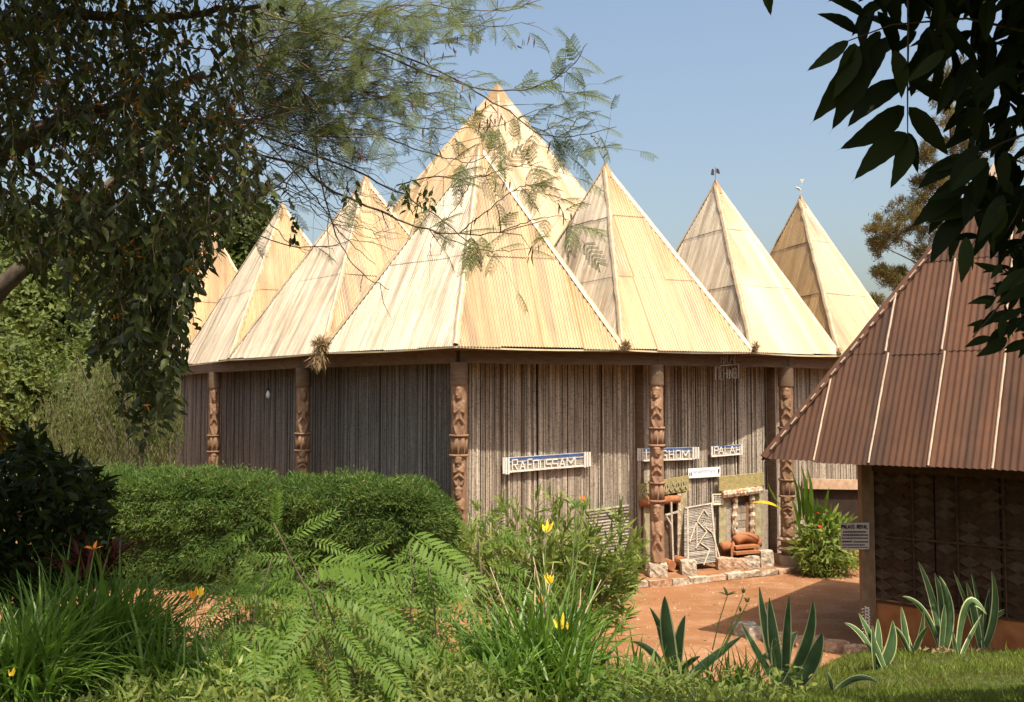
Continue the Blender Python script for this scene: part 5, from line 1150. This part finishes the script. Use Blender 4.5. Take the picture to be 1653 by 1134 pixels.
# --- left vine-covered tree
lt = thing('hanging_leaf_tree', (-5.4, 5.6, 1.5), 'big dark tree with leafy shoots hanging across the upper left', 'tree')
polyL = [(-80, -80), (440, -80), (455, 20), (425, 70), (446, 120), (405, 160), (415, 235), (445, 270), (450, 320), (430, 345), (400, 330), (385, 400), (350, 420), (332, 450), (312, 500), (318, 560), (306, 620), (292, 640), (280, 700), (240, 740), (205, 720), (185, 640), (170, 560), (140, 600), (110, 560), (125, 500), (60, 470), (40, 400), (-80, 430)]
def keepL(x, y): return bool(inpoly([x + rng.normal(0, 17)], [y + rng.normal(0, 17)], polyL)[0])
st_ = []; Ls = []
def addst(x0, x1, y0, y1, n, L, Y0=5.0, Y1=7.4):
    k = 0
    while k < n:
        x, y = rng.uniform(x0, x1), rng.uniform(y0, y1)
        if inpoly([x], [y], polyL)[0]: st_.append(W(x, y, rng.uniform(Y0, Y1))); Ls.append(L * rng.uniform(.5, 1.2)); k += 1
addst(-80, 460, -80, 330, 400, .5); addst(-80, 260, -80, 200, 230, .5); addst(150, 430, 120, 360, 130, .5); addst(165, 335, 320, 520, 135, .6, 5.2, 6.2); addst(160, 300, 480, 660, 85, .5, 5.4, 6.2); addst(0, 170, 300, 440, 80, .5)
q = MB(); sm = MB(); P, D, N, L, Wd = strands(q, st_, Ls,   .042, .086, .44, T_OV, F_OV, .19, keep=keepL, stems=sm, stem_r=.0035)
m = len(P); idx = rng.permutation(m); big_ = idx[:290]; rest = idx[290:]
q.leaves(P[rest], D[rest], N[rest], L[rest], Wd[rest], T_OV, F_OV); q.build('foliage', M['lf_left'], lt, kind='stuff')
lm = []
for k in range(4):
    a = MB(); a.leaves([[0, 0, 0]], [[0, 1, 0]], [[0, 0, 1]], 1.0, .5, T_OV, F_OV, r=[.2, .45, .7, .95][k]); lm.append(a.mesh('leaf', M['lf_left']))
for j, i in enumerate(big_): link('leaf', lm[j % 4], lt, M=basis(P[i], D[i], N[i], L[i]))
sm.build('shoots', M['twig'], lt, kind='stuff')
o_ = rng.choice(m, 420, replace=False); x, y, z = proj(P[o_]); k = (y > 60) & (y < 330) | (rng.random(420) < .25); o_ = o_[k]; q = MB()
for _ in range(4): q.leaves(P[o_] + rng.normal(size=(len(o_), 3)) * .02, unit(rdir(len(o_)) + [0, 0, -.5]), rdir(len(o_)), .05, .014, T_DIA, F_DIA)
q.build('withered_flowers', M['lf_org'], lt, kind='stuff')
q = MB(); tr = [(-5.4, 5.6, 1.2), (-5.2, 5.9, 3.2), (-4.6, 6.1, 4.8)]; q.tube(tr, [.26, .2, .17], 10); q.build('trunk', M['bark'], lt, smooth=True)
for pts, r_ in (([(-560, 200), (-30, 262), (40, 225), (110, 190), (240, 160), (330, 120)], .10), ([(-560, 200), (-60, 60), (100, 20), (300, 30), (420, 10)], .06), ([(40, 235), (60, 290), (170, 330), (260, 300)], .028), ([(110, 190), (220, 230), (330, 250), (420, 300)], .022), ([(0, 360), (110, 362), (150, 375), (200, 350)], .012), ([(-20, 300), (60, 330), (130, 360), (190, 400), (240, 470)], .016), ([(300, 100), (340, 200), (330, 300), (290, 430), (255, 560)], .010), ([(240, 160), (260, 260), (225, 380), (215, 500), (220, 600)], .010)):
    q = MB(); c = [W(x, y, 6.4 - .1 * i) if x > -300 else np.array([-4.6, 6.1, 4.8]) for i, (x, y) in enumerate(pts)]; tt = np.linspace(0, len(c) - 1, 24); cc = np.stack([np.interp(tt, range(len(c)), np.array(c)[:, j]) for j in range(3)], 1)
    cc[1:-1] = (cc[:-2] + cc[1:-1] * 2 + cc[2:]) / 4; cc[2:-2] += rng.normal(0, .012, cc[2:-2].shape); q.tube(cc, np.linspace(r_, r_ * .25, 24), 7); q.build('branch', M['bark'], lt, smooth=True)
Pc = shade_canopy([(-6, -2.6, 4.4, 9.2, .8, 2.6, 4200), (-5.0, -1.5, 4.9, 7.6, 3.6, 6.0, 7600), (-3, -1.9, 5.0, 7.2, 1.2, 2.0, 350)]); m = len(Pc); q = MB(); q.leaves(Pc, rdir(m), rdir(m, .8), rng.uniform(.10, .18, m), rng.uniform(.05, .10, m), T_DIA, F_DIA); q.build('added_shade_crown', M['lf_can'], lt, kind='stuff')  # added leaves out of view, set to shade the hanging shoots and left bed
# --- feathery-leaved tree
ft = thing('feathery_tree', (-6.6, 9.0, 1.0), 'feathery-leaved tree with thin bare branches and brown pods reaching before the roofs', 'tree')
ft.location.z = float(gz(-6.6, 9.0))
q = MB(); org = W(300, 190, 8.4); q.tube([(-6.6, 9.0, 0), (-6.2, 9.0, 3.0), (-4.9, 8.8, 4.6), org], [.16, .13, .09, .06], 8); q.build('trunk', M['bark'], ft, smooth=True)
def bip():
    q = MB(); P, D, L = [], [], []; np_ = 6
    for i, y in enumerate(np.linspace(.16, .97, np_)):
        for s_ in (-1, 1):
            ang = R(58 - 22 * y) ; d = np.array([s_ * math.sin(ang), math.cos(ang), -.22]); pl = .44 * (1 - .6 * abs(y - .5)); b = np.array([0, y, -.18 * y * y])
            q.tube([b, b + d * pl], [.005, .003], 3, cap=False, r=.6)
            k = 11; f = np.linspace(.1, 1, k)[:, None]; pos = b + d * pl * f + np.array([0, 0, -.07]) * f ** 2; sd = np.array([d[1], -d[0], 0])
            for s2 in (-1, 1): P.append(pos); D.append(np.tile(sd * s2 * 1.0 + d * .55 + [0, 0, -.1], (k, 1))); L.append(np.full(k, .07))
    P, D, L = map(np.concatenate, (P, D, L)); q.leaves(P, D, np.tile([[0, 0, 1.0]], (len(P), 1)), L, L * .42, T_DIA, F_DIA, r=np.clip(rng.normal(.5, .18, len(P)), 0, 1))
    t = np.linspace(0, 1, 6); q.tube(np.stack([0 * t, t, -.18 * t * t], 1), np.linspace(.012, .005, 6), 4, r=.3, cap=False); return q
bipq = [bip() for _ in range(2)]; bipm = [b_.mesh('leaf', M['lf_fea']) for b_ in bipq]
bv = np.concatenate(bipq[0].v); bfaces = {}
leafslots = []   # (pos, dir, normal, size)
def smooth_path(pts, Y0, Y1, n=26, jit=.006):
    c = np.array([W(x, y, Y0 + (Y1 - Y0) * i / max(1, len(pts) - 1)) for i, (x, y) in enumerate(pts)]); s_ = np.linspace(0, len(c) - 1, n); out = []
    for u in s_:    # Catmull-Rom
        i = min(int(u), len(c) - 2); f = u - i; p0, p1, p2, p3 = c[max(i - 1, 0)], c[i], c[i + 1], c[min(i + 2, len(c) - 1)]
        out.append(.5 * (2 * p1 + (p2 - p0) * f + (2 * p0 - 5 * p1 + 4 * p2 - p3) * f * f + (3 * p1 - p0 - 3 * p2 + p3) * f ** 3))
    out = np.array(out); out[1:-1] += rng.normal(0, jit, out[1:-1].shape); return out
def fbranch(pts, r_, Y0=8.0, Y1=7.2, leafy=None, ln=10, sz=.20, tw=4, jit=.006):
    c = smooth_path(pts, Y0, Y1, 26, jit); q = MB(); q.tube(c, np.linspace(r_, r_ * .3, len(c)), 5)
    if tw:
        for k in range(tw):
            i = rng.integers(6, 24); d = unit(c[min(i + 1, 25)] - c[i - 1]); d2 = unit(d + rng.normal(size=3) * np.array([.6, .5, .6])); L = rng.uniform(.15, .4); e = c[i] + d2 * L + np.array([0, 0, rng.normal(0, .05)])
            q.tube([c[i], c[i] + d2 * L * .5 + rng.normal(0, .015, 3), e], [r_ * .4, r_ * .3, r_ * .15], 4, cap=False)
            if leafy and rng.random() < leafy[2]: leafslots.append((e, unit(d2 + [0, -.1, -.1]), unit([rng.normal(0, .4), -.4, .8]), 1.3 * sz * rng.uniform(.7, 1.1)))
    q.build('branch', M['twig'], ft, smooth=True)
    if leafy:
        a, b, _p = leafy
        for k in range(ln):
            f = rng.uniform(a, b); i = int(f * 25); d = unit(c[min(i + 1, 25)] - c[max(i - 1, 0)]); s_ = rng.choice([-1, 1]); side = unit(np.cross(d, [0, -1, .3])) * s_
            leafslots.append((c[i], unit(d * .6 + side * .8 + rng.normal(0, .25, 3) + [0, 0, -.15]), unit([rng.normal(0, .5), -.25 - rng.random() * .5, .9]), 1.35 * sz * rng.uniform(.65, 1.15)))
    return c
FB = [([(300, 190), (400, 196), (500, 218), (548, 222), (620, 222)], .012, (.3, .9, .3), 8, .17), ([(330, 230), (474, 262), (520, 300), (601, 337), (651, 357), (700, 375), (755, 378), (807, 376), (881, 355)], .013, (.55, 1, .7), 7, .17),
      ([(380, 180), (483, 285), (535, 356), (567, 393), (606, 428)], .008, None, 0, .2), ([(430, 60), (505, 180), (515, 280), (540, 371), (560, 413), (592, 448), (628, 468)], .010, None, 0, .2),
      ([(330, 340), (397, 371), (466, 397), (527, 398), (577, 388), (640, 405)], .007, (.1, .3, .3), 2, .14), ([(340, 280), (384, 300), (439, 324), (488, 327), (517, 312)], .007, (.3, .9, .2), 2, .14),
      ([(400, 210), (560, 270), (610, 295), (660, 320), (700, 345), (740, 378), (768, 402), (781, 420)], .010, (.5, .9, .4), 5, .15), ([(560, 60), (700, 110), (770, 150), (818, 178), (867, 215), (911, 222), (955, 215), (995, 205)], .009, (.5, 1, .7), 11, .17),
      ([(560, 180), (640, 200), (718, 207), (800, 204), (844, 185)], .007, (.3, 1, .5), 6, .16), ([(420, 20), (600, 80), (720, 130), (818, 148), (881, 133), (918, 111), (948, 70)], .010, (.5, 1, .8), 14, .18),
      ([(620, 222), (700, 250), (760, 262), (800, 240), (830, 225)], .006, (.4, 1, .6), 6, .16), ([(640, 300), (700, 285), (760, 290), (820, 272), (880, 262)], .007, (.3, 1, .7), 11, .17), ([(740, 378), (800, 330), (850, 300), (900, 330)], .006, (.3, 1, .6), 9, .16),
      ([(807, 376), (850, 360), (900, 350), (935, 370)], .005, (.5, 1, .5), 5, .16), ([(700, 375), (760, 400), (820, 405), (880, 395)], .005, (.3, .8, .3), 3, .15), ([(760, 290), (740, 330), (700, 380), (690, 420)], .005, None, 0, .15),
      ([(911, 222), (935, 190), (950, 180)], .005, (.4, 1, .8), 4, .15), ([(955, 215), (965, 235), (978, 240)], .005, (.3, 1, .6), 3, .12), ([(867, 215), (890, 205), (920, 200)], .005, (.4, 1, .6), 4, .14), ([(881, 133), (910, 150), (940, 150)], .005, (.3, 1, .8), 6, .16),
      ([(520, 100), (600, 20), (700, 10), (800, 20), (860, 5)], .009, (.3, 1, .8), 14, .18)]
for b_ in FB: fbranch(b_[0], b_[1], 8.0 + rng.normal(0, .2), 7.3 + rng.normal(0, .3), b_[2], b_[3], b_[4], tw=5)
polyF = [(380, -50), (870, -50), (868, 40), (900, 130), (860, 170), (840, 230), (760, 215), (700, 230), (640, 250), (620, 320), (560, 330), (500, 300), (430, 260), (380, 200)]
k = 0
while k < 88:
    x, y = rng.uniform(420, 880), rng.uniform(-40, 300)
    if not inpoly([x], [y], polyF)[0]: continue
    s0 = (rng.uniform(330, 430), rng.uniform(-20, 230)); md = ((s0[0] + x) / 2 + rng.normal(0, 20), (s0[1] + y) / 2 - rng.uniform(0, 35)); low = y > 180
    fbranch([s0, md, (x, y)], rng.uniform(.004, .008), 8.2 + rng.normal(0, .4), 7.6 + rng.normal(0, .5), (.3, 1, .5), int(rng.integers(2, 5)) if low else int(rng.integers(7, 12)), .15 if not low else .14, tw=5, jit=.012); k += 1
for k in range(34):    # bare arching twigs in front of the lower sky
    x0, y0 = rng.uniform(400, 520), rng.uniform(180, 300); x1, y1 = x0 + rng.uniform(80, 240), y0 + rng.uniform(0, 110)
    fbranch([(x0, y0), ((x0 + x1) / 2 + rng.normal(0, 15), (y0 + y1) / 2 + rng.uniform(-5, 35)), (x1, y1)], rng.uniform(.003, .006), 8.0, 7.6, None, 0, tw=4, jit=.01)
order = rng.permutation(len(leafslots)); q = MB(); nleaf = 0
allF = [(np.concatenate(b_.v), b_.f, np.concatenate(b_.r)) for b_ in bipq]
for j, i in enumerate(order):
    P_, D_, N_, s_ = leafslots[i]; Mx = basis(P_, D_, N_, s_)
    if j < 285: link('leaf', bipm[j % 2], ft, M=Mx)
    else:
        A_ = np.array(Mx); v_, f_, r_ = allF[j % 2]; vv_ = v_ @ A_[:3, :3].T + A_[:3, 3]; n0 = q.n
        q.v.append(vv_); q.p.append(vv_); q.r.append(r_); q.n += len(vv_)
        for a in f_: q.f.append(a + n0); q.mi.append(np.zeros(len(a), np.int32))
if q.n: q.build('foliage', M['lf_fea'], ft, kind='stuff')
q = MB(); Pp = []
for (x, y, n, s_) in ((735, 62, 9, 22), (760, 45, 8, 20), (800, 200, 12, 22), (785, 185, 8, 18), (580, 245, 8, 20), (700, 85, 9, 30), (840, 60, 7, 25), (650, 150, 10, 40), (555, 130, 10, 45), (690, 230, 8, 30), (890, 225, 5, 8), (860, 405, 5, 14), (808, 300, 4, 15), (770, 350, 4, 20), (905, 330, 5, 15), (640, 90, 10, 60), (740, 160, 10, 50)):
    for k in range(n): Pp.append(W(x + rng.normal(0, s_ * .6), y + rng.normal(0, s_ * .5), 7.6 + rng.normal(0, .15)))
Pp = np.array(Pp); m = len(Pp); q.leaves(Pp, unit(rng.normal(size=(m, 3)) * .3 + [0, 0, -1]), unit(rng.normal(size=(m, 3)) + [0, -1, 0]), rng.uniform(.07, .13, m), .014, T_NAR, F_NAR); q.build('seed_pods', M['pod'], ft, kind='stuff')
sm = MB()
for k in range(95):     # pale bare twigs tangled in the hanging curtain
    x0, y0 = rng.uniform(-40, 420), rng.uniform(-20, 360); a = rng.uniform(-.9, 1.1); L = rng.uniform(60, 190)
    c = smooth_path([(x0, y0), (x0 + math.cos(a) * L * .5 + rng.normal(0, 8), y0 + math.sin(a) * L * .5 + rng.normal(0, 14)), (x0 + math.cos(a) * L, y0 + math.sin(a) * L + rng.uniform(-20, 30))], 5.6, 5.3, 12, .006)
    sm.tube(c, np.linspace(rng.uniform(.003, .007), .0015, len(c)), 4, cap=False)
sm.build('bare_twigs', M['deadst'] if False else M['twig'], lt, kind='stuff')
# small ovate leaves dangling between the branches
st_ = [W(x, y, 6.6) for x, y in ((560, 285), (572, 280), (650, 290), (665, 285), (690, 292), (640, 300), (680, 305), (480, 350), (440, 290), (466, 300), (478, 345), (545, 262), (700, 300), (655, 300))]
q = MB(); sm = MB(); P, D, N, L, Wd = strands(q, st_, [.18] * len(st_), .03, .075, .45, T_OV, F_OV, .1, stems=sm); q.leaves(P, D, N, L, Wd, T_OV, F_OV); q.build('dangling_leaves', M['lf_left'], lt, kind='stuff'); sm.build('shoots', M['twig'], lt, kind='stuff')
# --- right broad-leaved tree
rt = thing('broad_leaved_tree', (4.3, 1.8, 1.9), 'near-black broad-leaved tree hanging in from the upper right', 'tree')
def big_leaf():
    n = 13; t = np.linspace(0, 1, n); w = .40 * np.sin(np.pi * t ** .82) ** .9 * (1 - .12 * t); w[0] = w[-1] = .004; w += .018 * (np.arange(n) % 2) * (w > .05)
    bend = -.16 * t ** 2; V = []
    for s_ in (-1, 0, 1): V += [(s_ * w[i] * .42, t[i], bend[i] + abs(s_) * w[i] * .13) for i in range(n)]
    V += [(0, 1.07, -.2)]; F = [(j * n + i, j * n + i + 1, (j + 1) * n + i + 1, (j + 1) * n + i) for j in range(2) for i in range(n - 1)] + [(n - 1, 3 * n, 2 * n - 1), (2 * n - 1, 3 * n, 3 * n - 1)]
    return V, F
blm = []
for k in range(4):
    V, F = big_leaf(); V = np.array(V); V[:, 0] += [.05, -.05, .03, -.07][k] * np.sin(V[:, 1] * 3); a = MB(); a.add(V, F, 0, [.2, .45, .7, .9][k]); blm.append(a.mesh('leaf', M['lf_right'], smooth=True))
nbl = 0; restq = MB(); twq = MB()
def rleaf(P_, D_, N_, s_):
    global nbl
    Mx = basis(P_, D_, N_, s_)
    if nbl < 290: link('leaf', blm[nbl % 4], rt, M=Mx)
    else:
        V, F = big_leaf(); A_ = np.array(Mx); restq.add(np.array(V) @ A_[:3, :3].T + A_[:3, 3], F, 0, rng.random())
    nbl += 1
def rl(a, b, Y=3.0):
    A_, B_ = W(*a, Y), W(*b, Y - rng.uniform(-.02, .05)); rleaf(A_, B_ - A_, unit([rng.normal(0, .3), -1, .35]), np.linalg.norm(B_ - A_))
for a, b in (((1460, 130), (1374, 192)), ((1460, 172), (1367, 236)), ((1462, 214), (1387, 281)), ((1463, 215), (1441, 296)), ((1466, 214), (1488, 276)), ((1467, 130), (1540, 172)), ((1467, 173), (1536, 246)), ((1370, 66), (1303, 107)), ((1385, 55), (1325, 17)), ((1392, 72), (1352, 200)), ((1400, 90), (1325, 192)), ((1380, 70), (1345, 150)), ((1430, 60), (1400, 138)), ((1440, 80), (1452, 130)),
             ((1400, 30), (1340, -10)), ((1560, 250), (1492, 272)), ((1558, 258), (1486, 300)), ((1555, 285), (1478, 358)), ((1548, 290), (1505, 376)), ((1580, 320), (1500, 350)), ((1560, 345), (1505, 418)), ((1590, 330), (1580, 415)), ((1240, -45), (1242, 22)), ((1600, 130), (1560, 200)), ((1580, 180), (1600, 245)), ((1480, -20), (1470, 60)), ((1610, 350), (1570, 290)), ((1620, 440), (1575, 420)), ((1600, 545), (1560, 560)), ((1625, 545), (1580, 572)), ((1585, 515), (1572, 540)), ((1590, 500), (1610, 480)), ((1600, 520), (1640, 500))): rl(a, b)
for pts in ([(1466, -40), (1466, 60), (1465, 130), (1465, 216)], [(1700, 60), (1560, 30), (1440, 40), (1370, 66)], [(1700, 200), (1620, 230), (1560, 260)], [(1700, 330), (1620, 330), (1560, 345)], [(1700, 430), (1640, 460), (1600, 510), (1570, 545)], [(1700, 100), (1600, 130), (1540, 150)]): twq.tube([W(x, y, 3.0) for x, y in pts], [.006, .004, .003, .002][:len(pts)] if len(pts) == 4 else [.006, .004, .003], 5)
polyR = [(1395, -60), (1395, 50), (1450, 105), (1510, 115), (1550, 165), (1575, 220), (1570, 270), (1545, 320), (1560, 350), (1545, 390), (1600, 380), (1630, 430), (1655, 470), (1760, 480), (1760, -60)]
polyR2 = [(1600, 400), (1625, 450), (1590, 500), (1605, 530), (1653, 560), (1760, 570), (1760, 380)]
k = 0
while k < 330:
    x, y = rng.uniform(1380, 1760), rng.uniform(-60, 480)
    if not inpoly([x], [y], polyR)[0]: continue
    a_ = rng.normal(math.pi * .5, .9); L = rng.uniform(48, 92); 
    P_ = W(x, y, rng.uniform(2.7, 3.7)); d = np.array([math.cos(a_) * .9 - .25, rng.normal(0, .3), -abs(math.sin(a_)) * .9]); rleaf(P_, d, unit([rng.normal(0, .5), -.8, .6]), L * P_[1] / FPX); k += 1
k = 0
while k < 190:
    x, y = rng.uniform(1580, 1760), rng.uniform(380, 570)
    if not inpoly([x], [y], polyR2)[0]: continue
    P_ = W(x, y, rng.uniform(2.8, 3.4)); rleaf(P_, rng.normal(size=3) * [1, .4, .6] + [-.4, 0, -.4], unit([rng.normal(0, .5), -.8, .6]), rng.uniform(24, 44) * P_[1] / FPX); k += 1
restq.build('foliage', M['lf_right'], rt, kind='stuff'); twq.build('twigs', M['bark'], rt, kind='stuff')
q = MB(); q.tube([(4.3, 1.8, 1.5), (4.2, 1.9, 4.5), (3.6, 2.4, 6.4), (2.6, 3.0, 7.4)], [.2, .17, .12, .06], 9); q.build('trunk', M['bark'], rt, smooth=True)
Pc = shade_canopy([(.8, 3.2, 2.3, 4.1, 3.6, 5.2, 7500), (2.3, 5.2, 5.4, 7.6, 1.1, 1.6, 3600), (1.0, 3.2, 8.2, 9.7, .7, 1.4, 2600)]); m = len(Pc); q = MB(); q.leaves(Pc, rdir(m), rdir(m, .8), rng.uniform(.12, .2, m), rng.uniform(.06, .11, m), T_DIA, F_DIA); q.build('added_shade_crown', M['lf_can'], rt, kind='stuff')  # added leaves out of view, set to shade the right leaves, lawn and agaves
